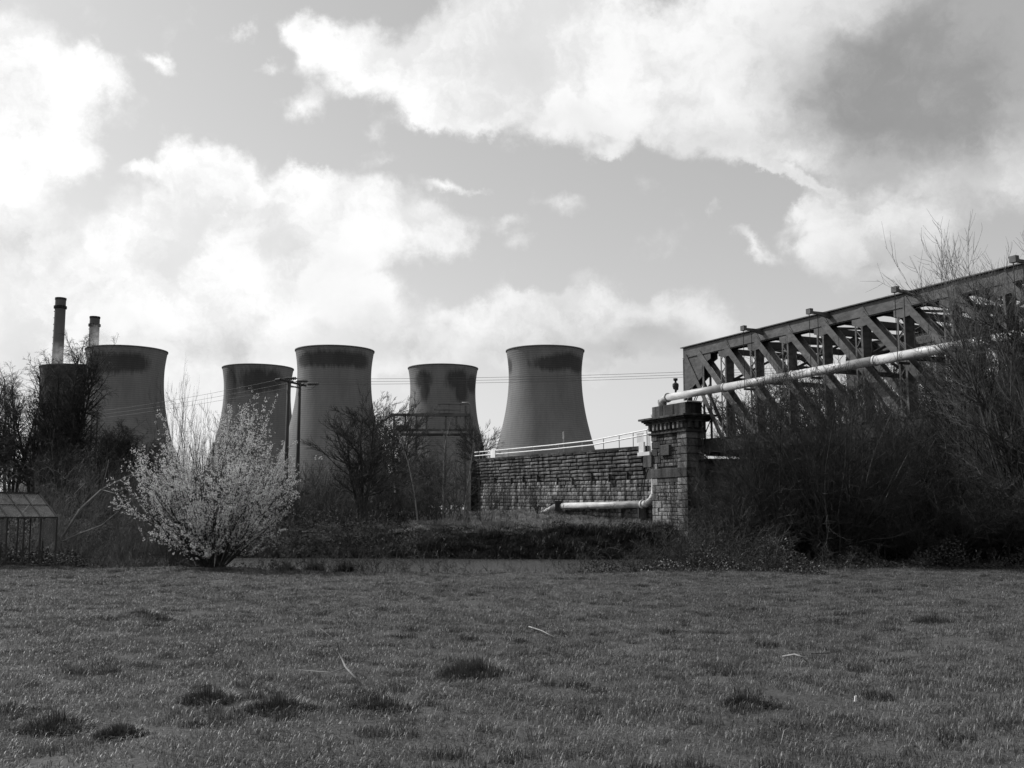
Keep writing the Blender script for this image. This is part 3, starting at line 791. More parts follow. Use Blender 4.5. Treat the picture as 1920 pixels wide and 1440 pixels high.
# jumper loops
m = MB()
for e in ends: m.tube([e+Vector((-.9,.5,-.05)), e+Vector((-.3,.1,-.5)), e+Vector((.5,-.2,-.5)), e+Vector((1.2,-.4,.0))], .015, 4)
m.build('jumper_wire', M['steel_dark'], tp)

# ------------------------------------------------------------------ pipe gantry, tank
GY = 170
gt = empty('pipe_gantry', (at(800, 860, GY).x, GY, 1), 'industrial steel pipe gantry of two beams on posts before the cooling tower', 'gantry')
def gbeam(x0, x1, y, h, nm='beam', mat='gantry', dY=0, w=.8):
    a = at(x0, y, GY+dY); b = at(x1, y, GY+dY); MB().beam(a, b, w, h/F_PX*GY).build(nm, M[mat], gt)
def gpost(x, y0, y1, w=.3, mat='gantry', dY=0):
    a = at(x, y0, GY+dY); b = Vector((a.x, a.y, at(x, y1, GY+dY).z)); MB().beam(a, b, w, w).build('post', M[mat], gt)
gbeam(733, 880, 778, 5); gbeam(733, 893, 808, 7, dY=1); gbeam(738, 893, 815, 4, mat='rust', dY=2)
gbeam(742, 768, 801, 7, 'cable_tray'); gbeam(820, 866, 757, 2, 'handrail', 'gantry_rail'); gbeam(815, 862, 768, 1.5, 'handrail', 'gantry_rail'); gbeam(824, 850, 776, 1.5, 'handrail', 'gantry_rail')
for x, a, b in ((739, 778, 960), (781, 778, 960), (836, 778, 960), (873, 760, 960), (892, 808, 960), (760, 778, 806), (800, 778, 806), (856, 778, 806)): gpost(x, a, b)
for x, a, b in ((824, 757, 778), (842, 757, 790), (863, 755, 790), (833, 764, 776)): gpost(x, a, b, .15, 'gantry_rail')
def tube_g(pts, r): MB().tube([at(*p) for p in pts], r, 8).build('pipe_run', M['gantry_rail'], gt, smooth=True)
tube_g([(866, 756, GY), (878, 756, GY), (882, 760, GY), (882, 806, GY)], .2)
tube_g([(738, 812, GY-1), (893, 812, GY-1)], .25)
tk = empty('storage_tank', (at(757, 880, 190).x, 190, 1), 'round pale domed storage tank between the two middle cooling towers', 'tank')
tc_ = at(757, 868, 190); R_ = 20/F_PX*190
MB().lathe((tc_.x, 190, 0), [(R_, 0), (R_, tc_.z)], 32).build('wall', M['tank'], tk, smooth=True)
MB().lathe((tc_.x, 190, tc_.z), [(R_+.05, -.1)]+[(R_*math.cos(a), R_*.95*math.sin(a)) for a in [i*math.pi/16 for i in range(9)]], 32).build('dome_roof', M['tank'], tk, smooth=True)

# distant concrete road bridge seen beneath the steel deck
VY = 150
vd = empty('road_viaduct', (at(1800, 900, VY).x, VY, 0), 'pale concrete road viaduct glimpsed beneath the steel bridge at right', 'viaduct')
a = at(1690, 861, VY); b = at(2500, 858, VY-10)
MB().beam(a-(b-a)*.0, b, 6, 1.7).build('girder', M['concrete'], vd)
MB().beam(a-Vector((0,3.2,-1.0))-UP*.0, b-Vector((0,3.2,-1.0)), .3, .5).build('parapet', M['concrete'], vd)
for f_ in (.02, .25, .5, .75, .98):
    p = a.lerp(b, f_); MB().beam(Vector((p.x, p.y, 0)), Vector((p.x, p.y, p.z-.9)), 1.4, 3).build('pier', M['concrete'], vd)

# ------------------------------------------------------------------ greenhouse
GO = Vector((at(106, 1000, 34).x, 34, .0)); ga = Vector((.6, .8, 0)); gn = Vector((-.8, .6, 0))
gr = empty('greenhouse', GO, 'small derelict glass greenhouse at the left edge of the meadow', 'greenhouse')
GLn, GW, GE, GR_ = 3.8, 2.4, 1.56, 2.34; nb = 7; ps = GLn/nb
def gp_(s, w, z): return GO - ga*s + gn*w + UP*z
bar = lambda nm, p, q, t=.035, mt='frame_dark': MB().beam(p, q, t, t).build(nm, M[mt], gr)
bar('ridge', gp_(0, GW/2, GR_), gp_(GLn, GW/2, GR_), .06)
for w in (0, GW):
    bar('eave', gp_(0, w, GE), gp_(GLn, w, GE), .05); bar('sill', gp_(0, w, .05), gp_(GLn, w, .05), .08)
for i in range(nb+1):
    s = i*ps
    bar('glazing_bar', gp_(s, 0, 0), gp_(s, 0, GE), .04); bar('rafter', gp_(s, 0, GE), gp_(s, GW/2, GR_), .04)
    bar('rafter', gp_(s, GW, GE), gp_(s, GW/2, GR_), .035, 'frame_pale' if i in (0,) else 'frame_dark')
    bar('glazing_bar', gp_(s, GW, 0), gp_(s, GW, GE), .035)
for s in (0, GLn):
    bar('tie_bar', gp_(s, 0, GE), gp_(s, GW, GE)); 
    for w in (.8, 1.6): bar('glazing_bar', gp_(s, w, 0), gp_(s, w, GE+.4))
bar('tie_bar', gp_(0, .62, GE+.4), gp_(GLn, .62, GE+.4), .025); bar('tie_bar', gp_(1.2, .0, GE), gp_(1.9, GW, GE+.3), .02, 'frame_pale')
def pane(a, b, c, d, nm='pane'):
    n_ = (Vector(b)-Vector(a)).cross(Vector(d)-Vector(a)).normalized()*.004
    return MB().prism([a, b, c, d], n_).build(nm, M['glass'], gr)
for i in range(nb):
    s0_, s1_ = i*ps+.025, (i+1)*ps-.025
    for w0, w1 in ((.02, .5), (.5, 1.0)):
        f0, f1 = .02+w0*.98, w1*.98
        z0, z1 = GE+(GR_-GE)*f0, GE+(GR_-GE)*f1
        if not (i == 5 and w0 > .1): pane(gp_(s0_, GW/2*f0, z0), gp_(s1_, GW/2*f0, z0), gp_(s1_, GW/2*f1, z1), gp_(s0_, GW/2*f1, z1), 'roof_pane')
        pane(gp_(s0_, GW-GW/2*f0, z0), gp_(s1_, GW-GW/2*f0, z0), gp_(s1_, GW-GW/2*f1, z1), gp_(s0_, GW-GW/2*f1, z1), 'roof_pane')
    for z0, z1 in ((.1, .8), (.82, 1.52)):
        if i in (0, 1, 4) and z0 < .5: continue
        if i in (1, 2) or z0 < .5: continue
        pane(gp_(s0_, .0, z0), gp_(s1_, .0, z0), gp_(s1_, .0, z1), gp_(s0_, .0, z1), 'wall_pane')
MB().prism([gp_(2.35, .45, GE+.38), gp_(3.35, .45, GE+.38), gp_(3.35, GW/2, GR_+.05), gp_(2.35, GW/2, GR_+.05)], Vector((0,0,.03))).build('roof_vent', M['glass'], gr)
bar('vent_frame', gp_(2.3, .42, GE+.42), gp_(3.4, .42, GE+.42), .05)

# ------------------------------------------------------------------ bare trees and shrubs (vectorised growth)
rng = np.random.default_rng(11); RMIN = [.0045]
def nrm(a): return a/np.maximum(np.linalg.norm(a, axis=-1, keepdims=True), 1e-9)
def shoot(base, d, L, K, wob, trop, r0, r1):
    """polylines: base (N,3), direction, length, K points, wobble, pull vector"""
    N = len(base); P = np.zeros((N, K, 3)); P[:, 0] = base; d = nrm(d)
    for k in range(1, K):
        d = nrm(d + rng.normal(0, wob, (N, 3)) + np.asarray(trop)/(K-1))
        P[:, k] = P[:, k-1] + d*(L/(K-1))[:, None]
    t = np.linspace(0, 1, K)[None, :]
    R = r0[:, None]*(1-t) + r1[:, None]*t
    return P, R, L
def kids(par, n, t0, t1, ang, lenf, rf, K, wob, trop, tip=.35, taper=.55, jit=.25):
    P, R, L = par; N, Kp, _ = P.shape
    i = np.repeat(np.arange(N), n); t = rng.uniform(t0, t1, len(i)); ft = t*(Kp-1); k = np.minimum(ft.astype(int), Kp-2); fr = (ft-k)[:, None]
    a = P[i, k]; b = P[i, k+1]; base = a*(1-fr)+b*fr; tg = nrm(b-a)
    rv = rng.normal(0, 1, (len(i), 3)); pp = nrm(rv - tg*np.sum(rv*tg, 1, keepdims=True))
    an = np.radians(ang)*(1+rng.normal(0, jit, len(i))); d = tg*np.cos(an)[:, None] + pp*np.sin(an)[:, None]
    Lc = L[i]*lenf*(1-taper*t)*rng.uniform(.6, 1.25, len(i))
    r0 = np.minimum(R[i, k]*rf, R[i, k]*.9); r0 = np.maximum(r0, RMIN[0])
    return shoot(base, d, Lc, K, wob, trop, r0, np.maximum(r0*tip, RMIN[0]*.6))
def tubes(sets, sides):
    Vs, Fs, off = [], [], 0
    for (P, R, L), s in zip(sets, sides):
        N, K, _ = P.shape
        T = np.zeros_like(P); T[:, 1:-1] = P[:, 2:]-P[:, :-2]; T[:, 0] = P[:, 1]-P[:, 0]; T[:, -1] = P[:, -1]-P[:, -2]; T = nrm(T)
        ref = np.where(np.abs(T[:, :, 2:3]) > .9, np.array([1.,0,0]), np.array([0,0,1.])); A = nrm(np.cross(T, ref)); B = np.cross(T, A)
        an = np.arange(s)*2*np.pi/s
        V = P[:, :, None, :] + R[:, :, None, None]*(A[:, :, None, :]*np.cos(an)[None, None, :, None] + B[:, :, None, :]*np.sin(an)[None, None, :, None])
        ids = np.arange(N*K*s).reshape(N, K, s); nx_ = np.roll(ids, -1, axis=2)
        f = np.stack([ids[:, :-1], nx_[:, :-1], nx_[:, 1:], ids[:, 1:]], -1).reshape(-1, 4) + off
        Vs.append(V.reshape(-1, 3)); Fs.append(f); off += N*K*s
    return np.concatenate(Vs), np.concatenate(Fs)
def stems(n, H, spread, lean=0, r=.08, K=6, wob=.05, trop=(0,0,.1), base_r=.15, hv=.2, leanv=(0,0)):
    a = rng.uniform(0, 2*np.pi, n); base = np.stack([base_r*np.cos(a), base_r*np.sin(a), np.full(n, -.15)], 1)
    sp_ = spread*rng.uniform(.3, 1, n) if n > 1 else np.array([spread])
    d = np.stack([np.cos(a)*sp_+leanv[0], np.sin(a)*sp_+leanv[1], np.ones(n)], 1)
    L = H*rng.uniform(1-hv, 1, n); return shoot(base, d, L, K, wob, trop, np.full(n, r), np.full(n, r*.25))
def tri_count(F): return len(F)*2
TOT = [0]
def plant_mesh(levels, sides, name, mat, parent=None):
    V, Fq = tubes(levels, sides); TOT[0] += len(Fq)*2
    return np_mesh(name, V, Fq, mat, parent)
def fit(levels, H, W=None, pct=99.3):
    """scale a local plant so its height is H (and half-width W)"""
    top = np.percentile(levels[-1][0][..., 2], pct); k = H/top; out = []
    wmax = np.percentile(np.abs(levels[-1][0][..., 0]), 97); kw = k if W is None else W/wmax
    for P, R, L in levels:
        P = P*np.array([kw, kw, k]); out.append((P, R*k if W is None else R, L))
    return out
def place(levels, x, y, rot=0):
    c, s = math.cos(rot), math.sin(rot); z = float(gh(x, y)) ; out = []
    for P, R, L in levels:
        Q = P.copy(); Q[..., 0] = P[..., 0]*c-P[..., 1]*s+x; Q[..., 1] = P[..., 0]*s+P[..., 1]*c+y; Q[..., 2] = P[..., 2]+z; out.append((Q, R, L))
    return out
def tree_obj(levels, split, x, y, name, label, cat, mats=('bark', 'bark'), group=None, rot=0, mesh_from=None):
    """trunk (levels < split) and crown (the rest) as parts; mesh data in local coordinates so that copies can share it"""
    z = float(gh(x, y)); t = empty(name, (x, y, z), label, cat, group); t.rotation_euler = (0, 0, rot)
    if mesh_from is None:
        V, Fq = tubes(levels[:split], [8, 6, 5][:split]); TOT[0] += len(Fq)*2
        a = np_mesh('trunk', V, Fq, M[mats[0]], None, True)
        V, Fq = tubes(levels[split:], [4, 3, 3, 3][:len(levels)-split]); TOT[0] += len(Fq)*2
        b = np_mesh('crown', V, Fq, M[mats[1]])
    else:
        a = mesh_from.children[0].copy(); b = mesh_from.children[1].copy(); C.objects.link(a); C.objects.link(b)
    for o in (a, b): o.parent = t; o.matrix_parent_inverse = Matrix()
    return t
def copy_tree(src, x, y, rot, sc, label, group=None):
    t = src.copy(); C.objects.link(t); t.location = (x, y, float(gh(x, y))); t.rotation_euler = (0, 0, rot); t.scale = sc; t['label'] = label
    if group: t['group'] = group
    for ch in src.children:
        c_ = ch.copy(); C.objects.link(c_); c_.parent = t; c_.matrix_parent_inverse = Matrix()
    return t
def hz(top_y, Y, x=0, y_=None):   # plant height so that its tip is at photo row top_y at depth Y
    return at(960, top_y, Y).z - float(gh(x, Y))

RMIN[0] = .008
# 1 drooping birch clump at left
def birch(H, W, n=5, dens=1.0, droop=-.9, spread=.18):
    L0 = stems(n, H, spread, r=H*.013, K=9, wob=.04, base_r=.3)
    L1 = kids(L0, int(38*dens), .22, .99, 34, .27, .5, 6, .09, (0,0,.35), taper=.3)
    L2 = kids(L1, 8, .1, 1, 40, .5, .5, 5, .12, (0,0,-.2))
    L3 = kids(L2, 7, .1, 1, 30, .7, .6, 5, .07, (-.25,0,droop*.8), taper=.3)
    return fit([L0, L1, L2, L3], H, W, 97.5)
def round_tree(H, W, n=4, spread=.45, dens=1.0, up=.35, r=.02):
    L0 = stems(n, H*.8, spread, r=H*r, K=7, wob=.06, base_r=.15, trop=(0,0,.15))
    L1 = kids(L0, int(13*dens), .15, 1, 42, .5, .6, 6, .08, (0,0,up), taper=.35)
    L2 = kids(L1, int(8*dens), .1, 1, 34, .5, .6, 5, .06, (0,0,up), taper=.3)
    L3 = kids(L2, int(6*dens), .1, 1, 32, .55, .6, 4, .06, (0,0,up), taper=.3)
    return fit([L0, L1, L2, L3], H, W, 98)
def hazel(H, W, n=16, spread=.7, dens=1.0, r=.035, up=.3, nk=12):
    L0 = stems(n, H, spread, r=r, K=7, wob=.07, base_r=.4, trop=(0,0,.1), hv=.4)
    L1 = kids(L0, int(nk*dens), .1, 1, 36, .4, .6, 5, .12, (0,0,up), taper=.3)
    L2 = kids(L1, int(6*dens), .05, 1, 38, .55, .65, 4, .13, (0,0,up), taper=.3)
    L3 = kids(L2, 4, .05, 1, 38, .6, .7, 3, .14, (0,0,up), taper=.3)
    return fit([L0, L1, L2, L3], H, W)

X = lambda px, Y, z=4: px_at(px, Y, z)
b1 = tree_obj(birch(hz(655, 76), 2.3, 6, spread=.12), 2, X(122, 76), 76, 'birch_tree', 'tall drooping bare tree on the left in front of the small dark cooling tower', 'tree', ('bark_dark', 'bark_dark'))
RMIN[0] = .006
b2 = tree_obj(birch(hz(690, 80), 1.8, 4, .8, spread=.14), 2, X(22, 80), 80, 'birch_tree', 'bare drooping tree at the far left edge against the sky', 'tree', ('bark_dark', 'bark'))
copy_tree(b2, X(70, 78), 78, 2.1, (1.0, 1.0, .87), 'bare drooping tree second from the left edge, a little lower than its neighbour')
copy_tree(b1, X(195, 80), 80, 1.2, (.8, .8, .56), 'low dark drooping tree at the foot of the large left cooling tower')
copy_tree(b2, X(-25, 76), 76, 4.0, (1.1, 1.1, .9), 'bare tree cut by the left edge of the picture above the greenhouse')
copy_tree(b1, X(262, 74), 74, 3.6, (.8, .8, .48), 'dark bare tree behind the upper left of the blossoming bush')
# 2 centre round tree
def fan_tree(H, W):
    L0 = stems(3, H*.9, .16, r=.14, K=9, wob=.04, base_r=.05, trop=(0,0,.1))
    L1 = kids(L0, 24, .2, .98, 52, .55, .42, 7, .05, (0,0,.28), taper=.45)
    L2 = kids(L1, 11, .15, 1, 34, .42, .6, 5, .06, (0,0,.2), taper=.3)
    L3 = kids(L2, 6, .1, 1, 32, .5, .6, 4, .06, (0,0,.2), taper=.3)
    return fit([L0, L1, L2, L3], H, W, 99)
RMIN[0] = .0105
c1 = tree_obj(fan_tree(hz(745, 67), 2.9), 2, X(680, 67), 67, 'bare_tree', 'round bare dark tree in front of the middle cooling tower', 'tree', ('bark_dark', 'bark_dark'))
copy_tree(c1, X(752, 105), 105, 1.0, (1.15, 1.15, 1.38), 'pale bare tree seen against the sky between the two middle towers')
copy_tree(c1, X(715, 110), 110, 2.6, (.8, .8, 1.42), 'thin bare tree beside the right flank of the middle tower')
copy_tree(c1, X(893, 112), 112, 4.2, (.9, .9, 1.25), 'bare tree against the sky left of the lone right tower')
copy_tree(c1, X(112, 70), 70, 0.7, (.7, .7, .62), 'low bare bushy tree on the far bank just above the greenhouse ridge end')
copy_tree(c1, X(800, 84), 84, 5.0, (.8, .8, .6), 'bare tree under the steel pipe gantry')
# 3 slim birches on the far bank
RMIN[0] = .007
def slim(H, W):
    L0 = stems(1, H, .03, r=.055, K=10, wob=.025, base_r=0.0)
    L1 = kids(L0, 42, .25, 1, 42, .22, .5, 5, .1, (0,0,.3)); L2 = kids(L1, 6, .1, 1, 40, .5, .6, 4, .12, (0,0,-.1)); L3 = kids(L2, 3, .1, 1, 35, .7, .7, 3, .12, (0,0,-.3))
    return fit([L0, L1, L2, L3], H, W)
s1 = tree_obj(slim(hz(775, 66), 1.1), 1, X(832, 66), 66, 'young_birch', 'slim pale birch sapling, middle of the three on the far bank', 'tree', ('bark_pale', 'bark'), 'slim birch saplings on the far bank')
copy_tree(s1, X(785, 63), 63, 2, (1, 1, .82), 'slim dark sapling nearest the water, left of the three on the far bank')
copy_tree(s1, X(868, 65), 65, 4, (1, 1, .86), 'slim sapling beside the dark end of the stone wall')

RMIN[0] = .0055
# 4 shrubs
h1 = tree_obj(hazel(6.3, 2.5, 26, .6), 1, X(1470, 37), 37, 'hazel_shrub', 'dense dark thicket shrub second to the right of the stone pillar', 'shrub', ('bark_dark', 'bark_dark'), 'dense shrubs under the bridge')
h2 = tree_obj(hazel(7.0, 3.2, 28, .65, up=.25), 1, X(1560, 36), 36, 'hazel_shrub', 'dense dark thicket shrub under the middle of the visible bridge', 'shrub', ('bark', 'bark_dark'), 'dense shrubs under the bridge')
cl_ = [(h1, 1400, 38.5, 1.0, (.8,.8,.72), 'lower dark thicket shrub just right of the pillar, set back under the bridge'),
 (h2, 1630, 37.5, 2.2, (.85,.85,.9), 'dark thicket shrub in front of the pale viaduct gap at its left end'),
 (h1, 1740, 35, 3.1, (1.1,1.1,.46), 'low spreading dark shrub below the pale viaduct gap'),
 (h2, 1850, 35.5, 4.2, (1.1,1.1,.42), 'wide dark shrub at the foot of the tall right tree'),
 (h1, 1930, 34.5, 5.3, (1.1,1.1,.55), 'dark shrub cut by the right edge of the picture'),
 (h2, 1355, 40.5, .5, (.32,.32,.48), 'small shrub growing right at the shaded pillar foot'),
 (h1, 1600, 42, 2.0, (1.1,1.1,1.1), 'taller thin shrub reaching up among the truss diagonals'),
 (h2, 1800, 40, 2.9, (1.1,1.1,.42), 'dark shrub behind the right hand bushes below the pipe')]
for s_, px, Y, r_, sc_, lb_ in cl_: copy_tree(s_, X(px, Y), Y, r_, sc_, lb_)
# 5 tall right trees
def big_right(H, W):
    L0 = stems(9, H*.8, .5, r=.085, K=9, wob=.06, base_r=.5, trop=(0,0,.2))
    L1 = kids(L0, 19, .2, 1, 44, .42, .5, 7, .10, (0,0,.3), taper=.2)
    L2 = kids(L1, 9, .05, 1, 42, .45, .55, 5, .12, (0,0,.5), taper=.2)
    L3 = kids(L2, 6, .05, 1, 38, .6, .6, 4, .12, (0,0,.5), taper=.2)
    return fit([L0, L1, L2, L3], H, W, 98.7)
r1 = tree_obj(big_right(hz(468, 34, 16), 3.0), 2, X(1955, 34, 6), 34, 'willow_tree', 'tall bare upright twigged tree at the right edge covering the bridge', 'tree', ('bark', 'twig_grey'))
copy_tree(r1, X(1745, 39, 4), 39, 4.0, (.6, .6, .55), 'bare twiggy tree crossing the white pipe left of the tallest right tree')
copy_tree(r1, X(1875, 36, 5), 36, 2.6, (.8, .8, .66), 'low dense twiggy tree veiling the far end of the pipe at right')
copy_tree(c1, X(1925, 35, 5), 35, 2.2, (.95, .95, 1.17), 'dense dark bare tree at the right edge, its fine twigs over the girders')
copy_tree(c1, X(1835, 38, 5), 38, 4.4, (.8, .8, 1.0), 'dense bare tree left of the edge tree, crossing the far end of the pipe')
copy_tree(r1, X(2110, 36, 6), 36, 2.0, (1.2, 1.2, 1.02), 'tall bare tree mostly beyond the right edge of the picture')
copy_tree(r1, X(1885, 52, 6), 54, 1.0, (1.5, 1.5, 1.15), 'bare tree behind the bridge whose tips show above the top chord')
copy_tree(r1, X(1790, 58, 6), 58, 5.0, (1.3, 1.3, 1.02), 'second bare tree behind the bridge, lower, its shoots just clearing the top chord')
copy_tree(c1, X(1420, 95), 95, 1.0, (1.5, 1.5, 1.5), 'bare tree seen through the first diagonals of the truss')
copy_tree(c1, X(1540, 100), 100, 3.0, (1.7, 1.7, 1.75), 'bare tree seen through the middle diagonals of the truss')
copy_tree(c1, X(1700, 105), 105, 5.0, (1.8, 1.8, 1.95), 'bare tree seen through the truss beneath the third outrigger')

RMIN[0] = .0035
# 6 weeping shrub behind greenhouse: arching pale twigs
def arching(H, W, n=26):
    L0 = stems(n, H*1.2, 1.0, r=.014, K=8, wob=.05, base_r=.5, trop=(0,0,-.5), hv=.4)
    L1 = kids(L0, 14, .2, 1, 30, .5, .6, 6, .08, (0,0,-.7), taper=.3)
    L2 = kids(L1, 8, .05, 1, 28, .6, .7, 4, .1, (0,0,-.6), taper=.3)
    return fit([L0, L1, L2], H, W)
w1 = tree_obj(arching(hz(872, 41, -16), 2.1), 1, X(160, 41, 2), 41, 'weeping_shrub', 'grey arching bramble like shrub just right of the greenhouse roof', 'shrub', ('bark', 'twig_light'))
copy_tree(w1, X(265, 40, 2), 40, 2.0, (1.0, 1.0, .85), 'arching bare shrub between greenhouse and blossoming bush')
copy_tree(w1, X(60, 44, 2), 44, 4.0, (1.2, 1.2, .8), 'arching bare shrub showing directly behind the greenhouse')
# a leaning dead branch
lb2 = MB(); g0 = Vector((X(112, 36, 1), 36, .1))
rr_ = random.Random(3)
def stick(m, pts, r0, r1): m.tube(pts, [r0+(r1-r0)*i/(len(pts)-1) for i in range(len(pts))], 6)
e_ = [at(115, 1010, 36), at(150, 955, 36.2), at(190, 918, 36.5), at(225, 900, 36.6), at(250, 888, 36.8)]
stick(lb2, e_, .05, .015); stick(lb2, [e_[1], at(140, 925, 36), at(160, 905, 36)], .02, .006); stick(lb2, [e_[2], at(198, 890, 36.3), at(204, 862, 36.3)], .018, .006)
stick(lb2, [e_[2], at(215, 925, 36.3), at(240, 912, 36.4)], .018, .006); stick(lb2, [e_[3], at(232, 905, 36.4), at(252, 890, 36.4), at(256, 900, 36.4)], .014, .006)
stick(lb2, [at(118, 1015, 36), at(150, 1000, 36), at(190, 985, 36), at(220, 960, 36)], .03, .01)
tag(lb2.build('leaning_branch', M['bark_pale'], smooth=True), 'long crooked dead branch leaning up to the right beside the greenhouse', 'branch')

RMIN[0] = .004
# 7 blossoming bush
def blossom_bush():
    Y = 33.0; x = X(402, Y, 1); H = hz(758, Y, -8)
    n = 46; a = rng.uniform(0, 2*np.pi, n); k_ = rng.uniform(0, 1, n)**.8*1.7
    base = np.stack([.25*np.cos(a), .25*np.sin(a), np.full(n, -.1)], 1); d = np.stack([np.cos(a)*k_, np.sin(a)*k_, np.ones(n)], 1)
    L0 = shoot(base, d, H*(1-.12*k_/1.9)*rng.uniform(.8, 1, n), 8, .045, (0,0,.16), np.full(n, .034), np.full(n, .009))
    L1 = kids(L0, 10, .15, 1, 25, .52, .55, 6, .07, (0,0,.3), taper=.3)
    L2 = kids(L1, 6, .1, 1, 27, .5, .6, 4, .1, (0,0,.3), taper=.3)
    lv = fit([L0, L1, L2], H, 2.3, 99.7)
    t = tree_obj(lv, 1, x, Y, 'blossom_bush', 'rounded bush covered in white spring blossom at the meadow edge', 'bush', ('bark_dark', 'bark_dark'))
    # blossom clusters: little crossed faces strung along the twigs
    pts = []
    for (P, R, L), n in ((lv[1], 44), (lv[2], 17), (lv[0], 34)):
        N, K, _ = P.shape; i = np.repeat(np.arange(N), n); tt = rng.uniform(.3 if P is lv[0][0] else .1, 1, len(i))*(K-1); k = np.minimum(tt.astype(int), K-2); f = (tt-k)[:, None]
        pts.append(P[i, k]*(1-f)+P[i, k+1]*f)
    p = np.concatenate(pts); p = p[rng.uniform(0, 1, len(p)) < .27]; p = np.repeat(p, 4, axis=0); p = p + rng.normal(0, .022, p.shape)
    keep = (p[:, 2] > .15) ; p = p[keep]; n = len(p)
    s = rng.uniform(.007, .018, n)[:, None]; V = []; 
    for a_ in range(2):
        u = nrm(rng.normal(0, 1, (n, 3))); w = nrm(np.cross(u, rng.normal(0, 1, (n, 3))))
        V.append(np.stack([p-u*s, p-w*s, p+u*s, p+w*s], 1))
    V = np.concatenate(V).reshape(-1, 3); Fq = np.arange(len(V)).reshape(-1, 4); TOT[0] += len(Fq)*2
    b = np_mesh('blossom', V, Fq, M['blossom']); b['kind'] = 'stuff'; b.parent = t; b.matrix_parent_inverse = Matrix()
    print('blossoms', n)
    return t
bb = blossom_bush()
hs = tree_obj(hazel(hz(748, 38.5, -9), 1.7, 12, .45, .8, .03, .5), 1, X(385, 38.5, 3), 38.5, 'bare_shrub', 'upright twiggy dark shrub poking out above the white blossom', 'shrub', ('bark_dark', 'bark_dark'))
copy_tree(hs, X(335, 39, 3), 39, 2.0, (.45, .45, 1.12), 'thin upright shoots rising highest above the left of the blossom')

RMIN[0] = .006
q_ = hb+Bk*12-Nv*1.0
copy_tree(hs, q_.x, q_.y, 1.0, (.55, .55, .32), 'small leafless bush in front of the end of the low pipe beside the wall')
q_ = hb+Bk*20-Nv*1.0
copy_tree(hs, q_.x, q_.y, 3.0, (.5, .5, .38), 'small leafless bush against the middle of the stone wall')
# 8 undergrowth masses
def thicket(name, regs, mat, label, cat, leafy=None, kind='stuff', tw=1.0):
    Ps = []
    for (x0, x1, y0, y1, n, h0, h1, r, nk) in regs:
        x = rng.uniform(x0, x1, n); y = rng.uniform(y0, y1, n); z = gh(x, y)-.05
        d = np.stack([rng.normal(0, .35, n), rng.normal(0, .35, n), np.ones(n)], 1)
        L0 = shoot(np.stack([x, y, z], 1), d, rng.uniform(h0, h1, n), 5, .12, (0,0,.0), np.full(n, r), np.full(n, r*.3))
        L1 = kids(L0, nk, .1, 1, 40, .45, .6, 4, .15, (0,0,.1), taper=.3)
        L2 = kids(L1, 4, .1, 1, 40, .5, .7, 3, .15, (0,0,.0), taper=.3)
        Ps += [L0, L1, L2]
    V, Fq = tubes(Ps, [4, 3, 3]*len(regs)); TOT[0] += len(Fq)*2
    o = np_mesh(name, V, Fq, M[mat]); tag(o, label, cat, kind=kind); return o
def leaf_scatter(name, regs, mat, label, cat, aspect=.5):
    """small leaf-sized faces through low volumes"""
    Vs = []
    for (x0, x1, y0, y1, n, h, s0, s1, lump) in regs:
        x = rng.uniform(x0, x1, n); y = rng.uniform(y0, y1, n)
        if lump <= 0: top = h*np.ones(n)
        else: top = h*(.55+.45*np.sin(x*lump+1.3)*np.sin(y*lump*.8+x*.3))*(.6+.4*np.sin(x*lump*2.7))
        z = gh(x, y) + np.maximum(.05, top)*rng.uniform(0, 1, n)**.7
        p = np.stack([x, y, z], 1); u = nrm(rng.normal(0, 1, (n, 3))); w = nrm(np.cross(u, rng.normal(0, 1, (n, 3)))); s = rng.uniform(s0, s1, n)[:, None]
        Vs.append(np.stack([p-u*s, p-w*s*aspect, p+u*s, p+w*s*aspect], 1))
    V = np.concatenate(Vs).reshape(-1, 3); Fq = np.arange(len(V)).reshape(-1, 4); TOT[0] += len(Fq)*2
    o = np_mesh(name, V, Fq, M[mat]); tag(o, label, cat, kind='stuff'); return o
thicket('undergrowth', [(-26, -5, 64, 71, 420, 1.2, 3.4, .02, 8), (-26, -6.5, 61.5, 64, 170, .6, 1.5, .012, 8), (-5, 0, 65, 70, 50, .8, 2.2, .015, 8), (-30, -4, 70, 76, 260, 2.0, 4.5, .03, 8), (0, 8, 64, 66, 26, .6, 1.4, .01, 8), (-32, -20, 62, 72, 120, 2, 5, .03, 8)],
        'brush_dark', 'tangled bare undergrowth along the top of the far river bank', 'undergrowth')
thicket('bramble_thicket', [(6.5, 24, 34.5, 42, 620, 1.2, 3.0, .016, 9), (1.5, 8, 30.5, 35, 170, .5, 1.5, .009, 8), (3, 20, 31.5, 35, 190, .2, .8, .006, 6), (7, 22, 43, 58, 160, 1.5, 3.5, .02, 7)],
        'brush_dark', 'dark bramble thicket filling the ground under the bridge', 'brambles')
thicket('far_woods', [(-190, 260, 175, 260, 900, 5, 10.5, .09, 9), (-60, 130, 115, 160, 300, 3, 6.5, .06, 8)],
        'brush_dark', 'low far off bare woodland along the horizon', 'woods')
leaf_scatter('bank_growth', [(-30, 12, 57.8, 62.3, 50000, .35, .03, .08, 1.1), (-32, -6, 61.5, 72, 46000, 1.5, .03, .09, .8)], 'brush_dark', 'dark scrubby growth on the steep far river bank', 'undergrowth')
leaf_scatter('hedge_leaves', [(3.5, 22, 32.5, 42, 60000, 1.3, .02, .05, .9), (1.2, 9, 30, 34, 14000, .6, .02, .05, 1.2)], 'leaf', 'low leafy brambles at the foot of the thicket', 'brambles')
